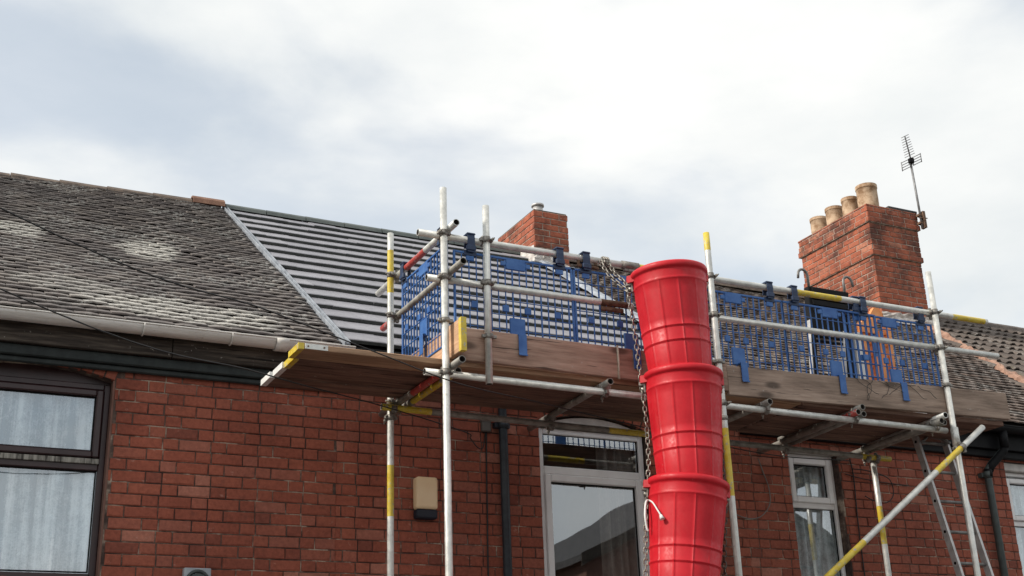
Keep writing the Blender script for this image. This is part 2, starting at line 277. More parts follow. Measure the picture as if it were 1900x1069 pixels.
# ------------------------------------------------------------------ helpers: meshes
class MB:
    def __init__(s): s.v = []; s.f = []; s.mi = []; s.sm = []
    def add(s, vs, fs, mi=0, smooth=False):
        o = len(s.v); s.v += [tuple(p) for p in vs]
        for f in fs: s.f.append(tuple(k + o for k in f)); s.mi.append(mi); s.sm.append(smooth)
    def hexa(s, p, mi=0):       # 8 corners: bottom ring then top ring
        s.add(p, [(0, 3, 2, 1), (4, 5, 6, 7), (0, 1, 5, 4), (1, 2, 6, 5), (2, 3, 7, 6), (3, 0, 4, 7)], mi)
    def box(s, a, b, mi=0):
        (x0, y0, z0), (x1, y1, z1) = a, b
        s.hexa([(x0, y0, z0), (x1, y0, z0), (x1, y1, z0), (x0, y1, z0), (x0, y0, z1), (x1, y0, z1), (x1, y1, z1), (x0, y1, z1)], mi)
    def bbox(s, a, b, c=.003, mi=0):     # box with chamfered edges
        (x0, y0, z0), (x1, y1, z1) = a, b
        vs = []; 
        for X, sx in ((x0, 1), (x1, -1)):
            for Y_, sy in ((y0, 1), (y1, -1)):
                for Z_, sz in ((z0, 1), (z1, -1)):
                    vs += [(X, Y_ + sy * c, Z_ + sz * c), (X + sx * c, Y_, Z_ + sz * c), (X + sx * c, Y_ + sy * c, Z_)]
        i = lambda a_, b_, c_, k: ((a_ * 2 + b_) * 2 + c_) * 3 + k
        fs = []
        fs += [(i(0,0,0,0), i(0,0,1,0), i(0,1,1,0), i(0,1,0,0)), (i(1,0,0,0), i(1,1,0,0), i(1,1,1,0), i(1,0,1,0))]
        fs += [(i(0,0,0,1), i(1,0,0,1), i(1,0,1,1), i(0,0,1,1)), (i(0,1,0,1), i(0,1,1,1), i(1,1,1,1), i(1,1,0,1))]
        fs += [(i(0,0,0,2), i(0,1,0,2), i(1,1,0,2), i(1,0,0,2)), (i(0,0,1,2), i(1,0,1,2), i(1,1,1,2), i(0,1,1,2))]
        for p in (0, 1):
            for q in (0, 1):
                fs += [(i(p,q,0,0), i(p,q,1,0), i(p,q,1,1), i(p,q,0,1)), (i(p,0,q,0), i(p,1,q,0), i(p,1,q,2), i(p,0,q,2)), (i(0,p,q,1), i(1,p,q,1), i(1,p,q,2), i(0,p,q,2))]
                for r_ in (0, 1): fs.append((i(p,q,r_,0), i(p,q,r_,1), i(p,q,r_,2)))
        s.add(vs, fs, mi)
    def cyl(s, p0, p1, r, n=12, mi=0, r1=None, caps=True, smooth=True):
        p0, p1 = Vector(p0), Vector(p1); d = (p1 - p0).normalized(); a = d.orthogonal().normalized(); b_ = d.cross(a); r1 = r if r1 is None else r1
        vs = [p0 + (a * math.cos(2 * math.pi * k / n) + b_ * math.sin(2 * math.pi * k / n)) * r for k in range(n)] + [p1 + (a * math.cos(2 * math.pi * k / n) + b_ * math.sin(2 * math.pi * k / n)) * r1 for k in range(n)]
        s.add(vs, [(k, (k + 1) % n, n + (k + 1) % n, n + k) for k in range(n)], mi, smooth)
        if caps: s.add(vs, [tuple(range(n))[::-1], tuple(range(n, 2 * n))], mi)
    def path(s, pts, r, n=6, mi=0):
        pts = [Vector(p) for p in pts]; rings = []; prev = None
        for k, p in enumerate(pts):
            d = (pts[min(k + 1, len(pts) - 1)] - pts[max(k - 1, 0)]).normalized()
            a = d.orthogonal().normalized() if prev is None else (prev - d * prev.dot(d)).normalized()
            prev = a; b_ = d.cross(a); rings.append([p + (a * math.cos(2 * math.pi * j / n) + b_ * math.sin(2 * math.pi * j / n)) * r for j in range(n)])
        vs = [q for rg in rings for q in rg]; fs = [(k * n + j, k * n + (j + 1) % n, (k + 1) * n + (j + 1) % n, (k + 1) * n + j) for k in range(len(pts) - 1) for j in range(n)]
        s.add(vs, fs, mi, True); s.add(vs, [tuple(range(n))[::-1], tuple(range(len(vs) - n, len(vs)))], mi)
    def obj(s, name, mats, parent=None, loc=(0, 0, 0), recalc=True):
        me = bpy.data.meshes.new(name); o_ = Vector(loc)
        me.from_pydata([tuple(Vector(p) - o_) for p in s.v], [], s.f)
        for m_ in (mats if isinstance(mats, (list, tuple)) else [mats]): me.materials.append(M[m_])
        me.polygons.foreach_set('material_index', s.mi); me.polygons.foreach_set('use_smooth', s.sm); me.update()
        if recalc:
            import bmesh
            bm = bmesh.new(); bm.from_mesh(me); bmesh.ops.remove_doubles(bm, verts=bm.verts, dist=1e-6); bmesh.ops.recalc_face_normals(bm, faces=bm.faces); bm.to_mesh(me); bm.free()
        return link(name, me, parent, loc)
def link(name, me, parent=None, loc=(0, 0, 0), rot=(0, 0, 0)):
    o = bpy.data.objects.new(name, me); COL.objects.link(o); o.location = loc; o.rotation_euler = rot
    if parent: 
        o.parent = parent                           # parents are unrotated and unscaled: subtract their world position
        o.location = Vector(loc) - wpos(parent)
    return o
def wpos(o):
    p = Vector((0, 0, 0))
    while o: p = p + o.location; o = o.parent
    return p
def tag(o, label=None, cat=None, group=None, kind=None):
    for k, v in (('label', label), ('category', cat), ('group', group), ('kind', kind)):
        if v: o[k] = v
    return o
def empty(name, loc, label=None, cat=None, group=None):
    o = bpy.data.objects.new(name, None); COL.objects.link(o); o.location = loc; o.empty_display_size = .1
    return tag(o, label, cat, group)
def smooth_pts(ps, n=8):
    ps = [Vector(p) for p in ps]; q = [ps[0] * 2 - ps[1]] + ps + [ps[-1] * 2 - ps[-2]]; o = []
    for k in range(1, len(q) - 2):
        a, b_, c, d = q[k - 1:k + 3]
        for j in range(n):
            t_ = j / n; o.append(.5 * ((2 * b_) + (c - a) * t_ + (2 * a - 5 * b_ + 4 * c - d) * t_ ** 2 + (3 * b_ - a - 3 * c + d) * t_ ** 3))
    return o + [ps[-1]]

# ------------------------------------------------------------------ ground
g = MB(); g.add([(-500, -500, -.13), (500, -500, -.13), (500, 500, -.13), (-500, 500, -.13)], [(0, 1, 2, 3)]); tag(g.obj('ground', 'earth'), kind='structure')
g = MB(); g.box((-60, -9.6, -.3), (60, -3.0, -.10)); tag(g.obj('road', 'asphalt'), kind='structure')
g = MB(); g.box((-60, -2.85, -.3), (60, -.02, 0)); g2 = g.obj('pavement', 'paving'); tag(g2, kind='structure')
g = MB(); g.bbox((-60, -3.0, -.3), (60, -2.85, .005), .015); tag(g.obj('kerb', 'stone'), kind='structure')
g = MB(); g.box((-60, -14.0, -.3), (60, -9.75, 0)); tag(g.obj('pavement', 'paving'), kind='structure')
g = MB(); g.bbox((-60, -9.75, -.3), (60, -9.6, .005), .015); tag(g.obj('kerb', 'stone'), kind='structure')

# ------------------------------------------------------------------ bricks
CH = .0785; JT = .0078
BR_CACHE = {}
def brick_verts(w_, h, d, c, rnd):
    j = lambda a: rnd.uniform(-a, a)
    x0, x1, z0, z1 = -w_ / 2, w_ / 2, -h / 2, h / 2
    o = [(x0 + j(.0015), c, z0 + j(.0012)), (x1 + j(.0015), c, z0 + j(.0012)), (x1 + j(.0015), c, z1 + j(.0012)), (x0 + j(.0015), c, z1 + j(.0012))]
    cc = [c * rnd.uniform(.6, 1.6) if rnd.random() > .12 else c * 2.8 for _ in range(4)]
    i = [(x0 + cc[0], j(.001), z0 + cc[0]), (x1 - cc[1], j(.001), z0 + cc[1]), (x1 - cc[2], j(.001), z1 - cc[2]), (x0 + cc[3], j(.001), z1 - cc[3])]
    k = [(p[0], d, p[2]) for p in o]
    return i + o + k, [(0, 1, 2, 3), (4, 5, 1, 0), (5, 6, 2, 1), (6, 7, 3, 2), (7, 4, 0, 3), (8, 9, 5, 4), (9, 10, 6, 5), (10, 11, 7, 6), (11, 8, 4, 7), (8, 11, 10, 9)]
def brick_mesh(w_, h, mat, var):
    key = (round(w_ / .004), round(h / .004), mat, var)
    if key not in BR_CACHE:
        me = bpy.data.meshes.new('brick'); v, f = brick_verts(w_, h, .045, .0042, random.Random(str(key))); me.from_pydata(v, [], f); me.materials.append(M[mat]); BR_CACHE[key] = me
    return BR_CACHE[key]
def brick_face(parent, O, th, L, z0, z1, mat, openings=(), inview=lambda u, z: True, cap=300, bond='flemish', h=CH, skip=lambda u, z: False, start=0., massname='brick_mass'):
    """lay bricks on a vertical face: O start corner, th heading of u, wall outside is on the right of -u (local -y)"""
    ux, uy = math.cos(th), math.sin(th); mass = MB(); cnt = 0; k = 0; z = z0
    S, H = .2105, .1015
    items = []
    while z + .03 < z1:
        hh = min(h, z1 - z) - JT
        u = start + random.uniform(-.018, .018) - ((S / 2 if bond == 'stretcher' else (S + H) / 2 + .058) if k % 2 else 0.); j = 0
        while u < L:
            w_ = S if ((j + k) % 2 == 0 or bond == 'stretcher') else H
            a, b_ = max(u + JT / 2, 0), min(u + w_ + JT / 2 - .0, L); u += w_ + JT; j += 1
            if b_ - a < .02: continue
            segs = [(a, b_)]
            for (o0, o1, q0, q1) in openings:
                if q0 < z + hh * .6 and q1 > z + hh * .4:
                    ns = []
                    for (p, q) in segs:
                        if q <= o0 or p >= o1: ns.append((p, q))
                        else:
                            if p < o0 - .02: ns.append((p, o0 - .001))
                            if q > o1 + .02: ns.append((o1 + .001, q))
                    segs = ns
            for (p, q) in segs:
                if not skip((p + q) / 2, z): items.append(((p + q) / 2, z + hh / 2 + JT / 2, q - p, hh))
        z += h; k += 1
    vis = [it for it in items if inview(it[0], it[1])]; rest = [it for it in items if not inview(it[0], it[1])]
    if len(vis) > cap: rest += vis[cap:]; vis = vis[:cap]
    for (u, zz, w_, hh) in vis:
        o = link('brick', brick_mesh(w_, hh, mat, random.randrange(4)), parent, (O[0] + ux * u, O[1] + uy * u, zz), (random.gauss(0, .004), random.gauss(0, .005), th + random.gauss(0, .005)))
        dy = random.gauss(0, .0013); o.location.x += -uy * dy; o.location.y += ux * dy
    for (u, zz, w_, hh) in rest:
        v, f = brick_verts(w_, hh, .03, .0042, random); mass.add([(O[0] + ux * (u + p[0]) - uy * p[1], O[1] + uy * (u + p[0]) + ux * p[1], zz + p[2]) for p in v], f)
    if rest: tag(mass.obj(massname, mat, parent, recalc=False), kind='stuff')
    return len(vis)

def wall_core(name, x0, x1, z0, z1, openings, parent, y0=.007, y1=.26):
    b_ = MB(); xs = sorted({x0, x1, *[o[0] for o in openings], *[o[1] for o in openings]}); zs = sorted({z0, z1, *[o[2] for o in openings], *[o[3] for o in openings]})
    for a, c in zip(xs, xs[1:]):
        run = None
        for p, q in zip(zs, zs[1:]):
            hole = any(o[0] - 1e-6 <= a and c <= o[1] + 1e-6 and o[2] - 1e-6 <= p and q <= o[3] + 1e-6 for o in openings)
            if not hole: b_.box((a, y0, p), (c, y1, q))
    me = b_.obj(name, 'mortar', parent)
    return me

# ------------------------------------------------------------------ houses
TP = math.tan(R(34.5)); CP, SP = math.cos(R(34.5)), math.sin(R(34.5))
EY, EZ = -.15, 4.45                                          # eaves line of the roof plane
def rp(x, s, h=0.): return Vector((x, EY + s * CP - h * SP, EZ + s * SP + h * CP))
S_R = 4.97                                                   # slope length to the ridge
def roof_sheet(name, x0, x1, parent, mat='underlay', lift=-.03):
    b_ = MB(); a0, a1 = rp(x0, 0, lift), rp(x1, 0, lift); r0, r1 = rp(x0, S_R, lift), rp(x1, S_R, lift)
    t_ = Vector((0, 0, -.05)); back = Vector((0, 2 * (r0.y - a0.y), 0))
    b_.hexa([a0 + t_, a1 + t_, r1 + t_, r0 + t_, a0, a1, r1, r0]); b_.hexa([r0 + t_, r1 + t_, a1 + back + t_, a0 + back + t_, r0, r1, a1 + back, a0 + back])
    return b_.obj(name, mat, parent)
TILE_CACHE = {}
def plain_tile(w_, var, L=.19, th=.0125):
    rnd = random.Random('%s%d' % (w_, var)); j = lambda a: rnd.uniform(-a, a); cam_ = .004 + j(.003)
    xs = [-w_ / 2, -w_ / 6, w_ / 6, w_ / 2]; hz = [0, cam_, cam_, 0]; v = []
    nose = [j(.004) for _ in range(4)]
    for yy, z_ in ((0, 1), (L, 1), (0, 0), (L, 0)):
        for k, x in enumerate(xs): v.append((x + j(.001), (nose[k] if yy == 0 else L), hz[k] + z_ * (th + j(.002))))
    f = [(k, k + 1, k + 5, k + 4) for k in range(3)] + [(8 + k, 9 + k, k + 1, k) for k in range(3)] + [(8, 0, 4, 12), (3, 11, 15, 7)]
    return v, f
def tile_obj_mesh(w_, var, mat):
    key = (round(w_, 3), var, mat)
    if key not in TILE_CACHE:
        v, f = plain_tile(w_, var); me = bpy.data.meshes.new('tile'); me.from_pydata(v, [], f); me.materials.append(M[mat]); TILE_CACHE[key] = me
    return TILE_CACHE[key]
PITCH_R = R(34.5)
def plain_roof(parent, x0, x1, mat, gauge, rank, xmax=lambda s: 1e9, tw=.165, wav=0., cap=300, xmin=lambda s: -1e9, smax=S_R - .08):
    items = []; row = 0; s = -.055
    while s < smax:
        x = x0 - (tw / 2 if row % 2 else 0)
        while x < x1:
            a, b_ = max(x + .002, x0, xmin(s)), min(x + tw - .002, x1, xmax(s)); x += tw
            if b_ - a < .05: continue
            items.append(((a + b_) / 2, s, b_ - a))
        s += gauge; row += 1
    sag = lambda x_, s_: wav * (math.sin(x_ * 2.1 + s_ * .7) * .5 + math.sin(x_ * .9 - s_ * 1.6 + 1.) * .6 + math.sin(x_ * 5.3 + s_ * 3.1) * .22)
    items.sort(key=lambda q: rank(q[0], q[1])); mass = MB()
    for k, (x, s_, w_) in enumerate(items):
        lift = sag(x, s_) + random.gauss(0, .0014) + (.005 if random.random() < .03 else 0); p = rp(x, s_ + random.gauss(0, .0022), lift)
        tilt = PITCH_R - math.atan2(.0155, gauge); yaw = random.gauss(0, .008); roll_ = random.gauss(0, .012)
        if k < cap:
            qw = round(w_ / .005) * .005
            link('tile', tile_obj_mesh(qw, random.randrange(5), mat), parent, p, (tilt, roll_, yaw))
        else:
            v, f = plain_tile(w_, random.randrange(5)); mt = Matrix.Translation(p) @ Matrix.Rotation(yaw, 4, 'Z') @ Matrix.Rotation(roll_, 4, 'Y') @ Matrix.Rotation(tilt, 4, 'X')
            mass.add([mt @ Vector(q) for q in v], f)
    tag(mass.obj('tile_mass', mat, parent, recalc=False), kind='stuff')
def ridge_run(parent, x0, x1, mats, L=.45, r=.115, dz=lambda x: 0., n=7, gap=.008, mortar='cement'):
    x = x0; k = 0
    while x < x1 - .03:
        e = min(x + L, x1); b_ = MB(); vs = []; py, pz = rp(0, S_R).y, rp(0, S_R).z - .035
        for xx in (x + gap / 2, e - gap / 2):
            for rr in (r, r - .018):
                for j in range(n):
                    a = math.pi * (j / (n - 1)) * 1.0; vs.append((xx, py - math.cos(a) * rr, pz + math.sin(a) * rr * .92 + dz((x + e) / 2)))
        f = []
        for j in range(n - 1):
            f += [(j, j + 1, 2 * n + j + 1, 2 * n + j), (n + j + 1, n + j, 3 * n + j, 3 * n + j + 1), (j + 1, j, n + j, n + j + 1), (2 * n + j, 2 * n + j + 1, 3 * n + j + 1, 3 * n + j)]
        b_.add(vs, f, 0, False); o = b_.obj('ridge_tile', mats[k % len(mats)], parent, ((x + e) / 2, py, pz)); o.rotation_euler = (0, random.gauss(0, .006), random.gauss(0, .006))
        x = e; k += 1

def window(parent, name, x0, x1, z0, z1, y, mat, fw, panes, bars=(), depth=.07, sill=True):
    """outer frame with bars; panes (x0,x1,z0,z1,sash,dy): sub-parts"""
    fr = MB(); fr.bbox((x0, y, z0), (x0 + fw, y + depth, z1), .006); fr.bbox((x1 - fw, y, z0), (x1, y + depth, z1), .006)
    fr.bbox((x0 + fw, y + .001, z1 - fw), (x1 - fw, y + depth, z1), .006); fr.bbox((x0 + fw, y + .001, z0), (x1 - fw, y + depth, z0 + fw), .006)
    for (a, b_, c, d) in bars: fr.bbox((a, y + .002, c), (b_, y + depth, d), .006)
    wn = fr.obj(name, mat, parent, ((x0 + x1) / 2, y, z0))
    for (a, b_, c, d, sw, dy) in panes:
        if sw:
            sb = MB(); yy = y - dy
            sb.bbox((a, yy, c), (a + sw, yy + .05, d), .008); sb.bbox((b_ - sw, yy, c), (b_, yy + .05, d), .008); sb.bbox((a + sw, yy + .001, d - sw), (b_ - sw, yy + .05, d), .008); sb.bbox((a + sw, yy + .001, c), (b_ - sw, yy + .05, c + sw), .008)
            sb.obj('sash', mat, wn, ((a + b_) / 2, yy, c))
            a += sw; b_ -= sw; c += sw; d -= sw
        gb = MB(); gy = y + .028 - dy * .5; gb.box((a - .004, gy, c - .004), (b_ + .004, gy + .006, d + .004)); gb.obj('pane', 'glass', wn, ((a + b_) / 2, gy, c))
        bd = MB(); bw = .009; gy2 = gy - .006
        bd.box((a, gy2, c), (a + bw, gy, d)); bd.box((b_ - bw, gy2, c), (b_, gy, d)); bd.box((a + bw, gy2, c), (b_ - bw, gy, c + bw)); bd.box((a + bw, gy2, d - bw), (b_ - bw, gy, d)); bd.obj('gasket', 'black', wn, ((a + b_) / 2, gy2, c))
    return wn
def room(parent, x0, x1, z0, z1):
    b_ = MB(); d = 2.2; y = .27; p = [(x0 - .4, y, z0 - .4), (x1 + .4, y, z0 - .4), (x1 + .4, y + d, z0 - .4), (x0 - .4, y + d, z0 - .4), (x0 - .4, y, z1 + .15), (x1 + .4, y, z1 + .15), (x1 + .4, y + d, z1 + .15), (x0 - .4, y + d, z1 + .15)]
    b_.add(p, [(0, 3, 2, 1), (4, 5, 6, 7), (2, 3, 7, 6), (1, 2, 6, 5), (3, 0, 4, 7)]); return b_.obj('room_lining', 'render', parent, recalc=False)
def curtain(label, x0, x1, z0, z1, y, mat, waves, amp=.022, gather=0., hem=None):
    n = int(waves * 10); vs = []; f = []; rnd = random.Random(label); ph = [rnd.uniform(-.8, .8) for _ in range(40)]; rows = 8
    for k in range(n + 1):
        u = k / n
        for j in range(rows + 1):
            v_ = j / rows; a = amp * (.55 + .45 * (1 - v_)) * math.sin(u * waves * 2 * math.pi + ph[int(u * 12)] * .5 + .6 * math.sin(u * 9 + 2 * v_)) + amp * .4 * math.sin(u * waves * 4.7 + 1 + v_)
            lift = hem(u) * (1 - v_) ** 3 if hem else 0
            a = math.copysign(abs(a / amp) ** .7 * amp, a); vs.append((x0 + (x1 - x0) * u + gather * (1 - v_) * math.sin(u * 7), y + a, z0 + lift + (z1 - z0 - lift) * v_))
    for k in range(n):
        for j in range(rows): a = k * (rows + 1) + j; f.append((a, a + rows + 1, a + rows + 2, a + 1))
    b_ = MB(); b_.add(vs, f, 0, True); o = b_.obj('net_curtain', mat, None, ((x0 + x1) / 2, y, z0), recalc=False)
    so_ = o.modifiers.new('cloth', 'SOLIDIFY'); so_.thickness = .002
    return tag(o, label, 'curtain', 'curtains hung behind the window panes')
def arch_bricks(parent, x0, x1, zs, rise, h=.11, mat='brick'):
    c = (x1 - x0) / 2; rad = (c * c + rise * rise) / (2 * rise); cx, cz = (x0 + x1) / 2, zs + rise - rad; a0 = math.asin(c / rad); n = max(6, int(2 * a0 * rad / .078))
    for k in range(n):
        a = -a0 + 2 * a0 * (k + .5) / n; rr = rad + h / 2
        link('brick', brick_mesh(.069, h, mat, random.randrange(4)), parent, (cx + math.sin(a) * rr, -.001, cz + math.cos(a) * rr), (0, a, 0))
    b_ = MB(); vs = []
    m_ = 12
    for k in range(m_ + 1):
        a = -a0 + 2 * a0 * k / m_
        for rr in (rad, rad + h): 
            for yy in (.006, .20): vs.append((cx + math.sin(a) * rr, yy, cz + math.cos(a) * rr))
    f = []
    for k in range(m_): q = k * 4; f += [(q, q + 4, q + 6, q + 2), (q + 1, q + 3, q + 7, q + 5), (q, q + 1, q + 5, q + 4), (q + 2, q + 6, q + 7, q + 3)]
    b_.add(vs, f); b_.obj('arch_bedding', 'mortar', parent)
def gutter(parent, x0, x1, yc, zc, r, mat, joints=(), brackets=(), name='gutter'):
    b_ = MB(); n = 10; vs = []
    for xx in (x0, x1):
        for rr in (r, r - .005):
            for j in range(n + 1): a = math.pi * j / n; vs.append((xx, yc - math.cos(a) * rr, zc - math.sin(a) * rr))
    m_ = n + 1; f = []
    for j in range(n): f += [(j, 2 * m_ + j, 2 * m_ + j + 1, j + 1), (m_ + j, m_ + j + 1, 3 * m_ + j + 1, 3 * m_ + j), (j, j + 1, m_ + j + 1, m_ + j), (2 * m_ + j, 3 * m_ + j, 3 * m_ + j + 1, 2 * m_ + j + 1)]
    f += [(0, m_, 3 * m_, 2 * m_), (n, 2 * m_ + n, 3 * m_ + n, m_ + n)]
    b_.add(vs, f, 0, True)
    b_.cyl((x0, yc - r, zc), (x1, yc - r, zc), .006, 6)
    gt = b_.obj(name, mat, parent, (x0, yc, zc), recalc=False)
    for xx in joints:
        c = MB(); vs = []
        for q in (xx - .045, xx + .045):
            for j in range(n + 1): a = math.pi * j / n; vs.append((q, yc - math.cos(a) * (r + .006), zc - math.sin(a) * (r + .006)))
        c.add(vs, [(j, m_ + j, m_ + j + 1, j + 1) for j in range(n)], 0, True); o = c.obj('joint', mat, gt, (xx, yc, zc), recalc=False); so_ = o.modifiers.new('t', 'SOLIDIFY'); so_.thickness = .006
    for xx in brackets:
        c = MB(); c.path([(xx, yc - math.cos(a) * (r + .005), zc - math.sin(a) * (r + .005)) for a in [math.pi * j / 8 for j in range(9)]] , .006, 5); c.box((xx - .01, yc + r, zc - .03), (xx + .01, yc + r + .05, zc + .0)); c.obj('bracket', mat, gt, (xx, yc, zc))
    return gt

WALL_TOP = 4.30
# ---- house A
hA = empty('terraced_house', (0, 0, 0), 'red brick terraced house with lichen covered old grey roof and white gutter', 'house', 'terraced houses of the row')
opA = [(.12, 1.275, 2.74, 4.16)]
wA = wall_core('front_wall', -4.5, 2.85, 0, WALL_TOP, opA, hA)
brick_face(wA, (-4.5, 0), 0, 7.35, 0, WALL_TOP, 'brick', [(o[0] + 4.5, o[1] + 4.5, o[2], 4.075) for o in opA] + [(.12 + 4.5 - .06, 1.275 + 4.5 + .06, 4.075, 4.27)], lambda u, z: u > 4.95 and z > 2.6)
arch_bricks(wA, .12, 1.275, 4.06, .085, .10)
b_ = MB(); b_.box((.12, .10, 4.05), (1.275, .2, 4.16)); b_.obj('arch_infill', 'brown', hA)
b_ = MB(); b_.box((1.262, .004, 2.74), (1.2745, .25, 4.06)); b_.obj('reveal', 'opp_brick', hA)
winA = window(hA, 'window', .12, 1.262, 2.74, 4.05, .085, 'brown', .042, [(.165, 1.218, 3.54, 4.005, .045, .018), (.165, 1.215, 2.79, 3.455, 0, 0)], [(.162, 1.22, 3.455, 3.54)])
b_ = MB(); b_.bbox((.16, .070, 3.497), (1.222, .084, 3.532), .003); b_.obj('weather_strip', 'upvc_dirty', winA, (.7, .07, 3.5))
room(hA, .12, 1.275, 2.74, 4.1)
roofA = roof_sheet('roof', -4.5, 2.83, hA)
plain_roof(roofA, -1.2, 2.825, 'tile_old', .10, lambda x, s: (0 if x > .4 else 50) + s * 1.0 + abs(x - 1.7) * .5, wav=.016)
dzA = lambda x: .0 if x > 2.3 else -.03 - .035 * (2.3 - x) / 1.6
ridge_run(roofA, -1.2, 2.50, ['ridge_old'], dz=dzA, L=.47)
ridge_run(roofA, 2.50, 2.85, ['ridge_brown'], r=.125, L=.35)
gutter(hA, -4.5, 2.9, -.175, 4.412, .062, 'gutter', (2.36,), (.45, 1.40, 2.0))
b_ = MB(); b_.bbox((-4.5, -.095, 4.235), (1.62, -.055, 4.40), .004); b_.obj('fascia', 'fascia', hA, (-1, -.08, 4.3))
b_ = MB(); b_.bbox((1.625, -.098, 4.233), (2.85, -.055, 4.40), .004); b_.obj('fascia', 'fascia', hA, (2.2, -.08, 4.3))
b_ = MB(); b_.bbox((-4.5, -.060, 4.160), (2.85, -.004, 4.234), .008); b_.bbox((-4.5, -.035, 4.120), (2.85, -.004, 4.159), .008); b_.obj('cornice_moulding', 'green_dark', hA, (0, -.03, 4.2))

# ---- house B
hB = empty('terraced_house', (2.85, 0, 0), 'red brick terraced house with new flat grey tiles, behind the scaffold', 'house', 'terraced houses of the row')
opB = [(4.51, 5.53, 2.2, 4.14)]
wB = wall_core('front_wall', 2.85, 6.45, 0, WALL_TOP, opB, hB)
brick_face(wB, (2.85, 0), 0, 3.60, 0, WALL_TOP, 'brick', [(o[0] - 2.85, o[1] - 2.85, o[2], o[3]) for o in opB], lambda u, z: z > 2.6, start=-.06)
winB = window(hB, 'window', 4.535, 5.515, 2.2, 4.025, .075, 'upvc', .045, [(4.58, 5.47, 3.72, 3.985, 0, 0), (4.575, 5.475, 2.25, 3.655, .06, .015)], [(4.58, 5.47, 3.655, 3.72)])
b_ = MB(); vs = []
for k in range(13):
    u = k / 12; xx = 4.52 + 1.0 * u; zz = 4.03 + .10 * (1 - (2 * u - 1) ** 2)
    for yy in (.05, .12): vs += [(xx, yy, 4.028), (xx, yy, zz)]
b_.add(vs, [q for k in range(12) for q in ((4*k, 4*k+4, 4*k+5, 4*k+1), (4*k+2, 4*k+3, 4*k+7, 4*k+6), (4*k+1, 4*k+5, 4*k+7, 4*k+3))]); b_.obj('arched_head', 'stone', hB, (5, .05, 4.03))
arch_bricks(wB, 4.51, 5.53, 4.04, .11, .10)
room(hB, 4.51, 5.53, 2.2, 4.1)
roofB = roof_sheet('roof', 2.83, 6.47, hB)
# new interlocking tiles, every one a part
def flat_tile_mesh(w_):
    th = .031; L = .40; c = .006; v = [(-w_/2, 0, 0), (w_/2, 0, 0), (w_/2, L, 0), (-w_/2, L, 0), (-w_/2, 0, th - c), (w_/2, 0, th - c), (-w_/2, c, th), (w_/2, c, th), (w_/2, L, th), (-w_/2, L, th)]
    f = [(0, 3, 2, 1), (0, 1, 5, 4), (4, 5, 7, 6), (6, 7, 8, 9), (1, 2, 8, 7, 5), (3, 0, 4, 6, 9)]
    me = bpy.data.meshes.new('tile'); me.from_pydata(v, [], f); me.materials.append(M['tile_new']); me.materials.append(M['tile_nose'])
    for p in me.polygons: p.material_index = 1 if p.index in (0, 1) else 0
    return me
FT = {}
def flat_tile(parent, x, s, w_):
    q = round(w_ / .01) * .01
    if q not in FT: FT[q] = flat_tile_mesh(q)
    p = rp(x, s + random.gauss(0, .0035), random.gauss(0, .0018)); link('tile', FT[q], parent, p, (PITCH_R - math.atan2(.033, .325), random.gauss(0, .006), random.gauss(0, .004)))
for row in range(15):
    s = .06 + row * .325; x = 2.885 - (.15 if row % 2 else 0); lim = 6.50
    while x < lim:
        a, c = max(x + .002, 2.885), min(x + .298, lim); x += .30
        if c - a > .06: flat_tile(roofB, (a + c) / 2, s, c - a)
ridge_run(roofB, 2.86, 6.46, ['ridge_new'], r=.088, L=.45)
b_ = MB()
for (a, c, h0, h1) in ((2.838, 2.850, -.02, .030), (2.850, 2.870, -.02, .018), (2.870, 2.882, -.02, .034)):
    q = [rp(a, -.02, h0), rp(c, -.02, h0), rp(c, S_R, h0), rp(a, S_R, h0), rp(a, -.02, h1), rp(c, -.02, h1), rp(c, S_R, h1), rp(a, S_R, h1)]; b_.hexa(q)
b_.obj('verge_flashing', 'lead', roofB, rp(2.87, 2.4))
gutter(hB, 2.9, 6.45, -.165, 4.405, .055, 'black')
b_ = MB(); b_.bbox((2.852, -.095, 4.20), (6.448, -.005, 4.40), .004); b_.obj('fascia', 'green_dark', hB, (4.5, -.05, 4.3))
def downpipe(parent, pts, r, mat, clips, name='downpipe'):
    b_ = MB(); b_.path(pts, r, 14); o = b_.obj(name, mat, parent, pts[-1])
    for (x, y, z) in clips:
        c = MB(); c.cyl((x, y, z - .03), (x, y, z + .03), r + .008, 14); c.box((x - r - .03, y + r * .3, z - .02), (x + r + .03, -.002, z + .02)); c.obj('clip', mat, o, (x, y, z))
    return o
downpipe(hB, [(4.16, -.16, 4.36), (4.16, -.15, 4.24), (4.16, -.065, 4.1), (4.165, -.06, 4.0), (4.17, -.06, 0.)], .034, 'pipe_blue', [(4.166, -.06, 3.98), (4.17, -.06, 2.2)])

# ---- house C
CX1 = 12.0
hC = empty('terraced_house', (6.45, 0, 0), 'red brick terraced house with weathered brown tiles, black gutter and tall chimney stack', 'house', 'terraced houses of the row')
opC = [(6.955, 7.515, 2.2, 4.03), (9.575, 10.15, 2.2, 4.08)]
wC = wall_core('front_wall', 6.45, CX1, 0, WALL_TOP, opC, hC)
brick_face(wC, (6.45, 0), 0, CX1 - 6.45, 0, WALL_TOP, 'brick', [(o[0] - 6.45, o[1] - 6.45, o[2], o[3]) for o in opC], lambda u, z: z > 2.62 and u < 3.75 - (0), start=-.12)
winC = window(hC, 'window', 6.96, 7.51, 2.2, 3.995, .075, 'upvc', .035, [(7.0, 7.47, 3.565, 3.96, .055, .022), (7.0, 7.47, 2.24, 3.525, 0, 0)], [(6.995, 7.475, 3.52, 3.57)])
b_ = MB(); b_.bbox((6.955, .02, 3.998), (7.515, .14, 4.03), .006); b_.obj('window_head', 'stone', hC, (7.2, .05, 4))
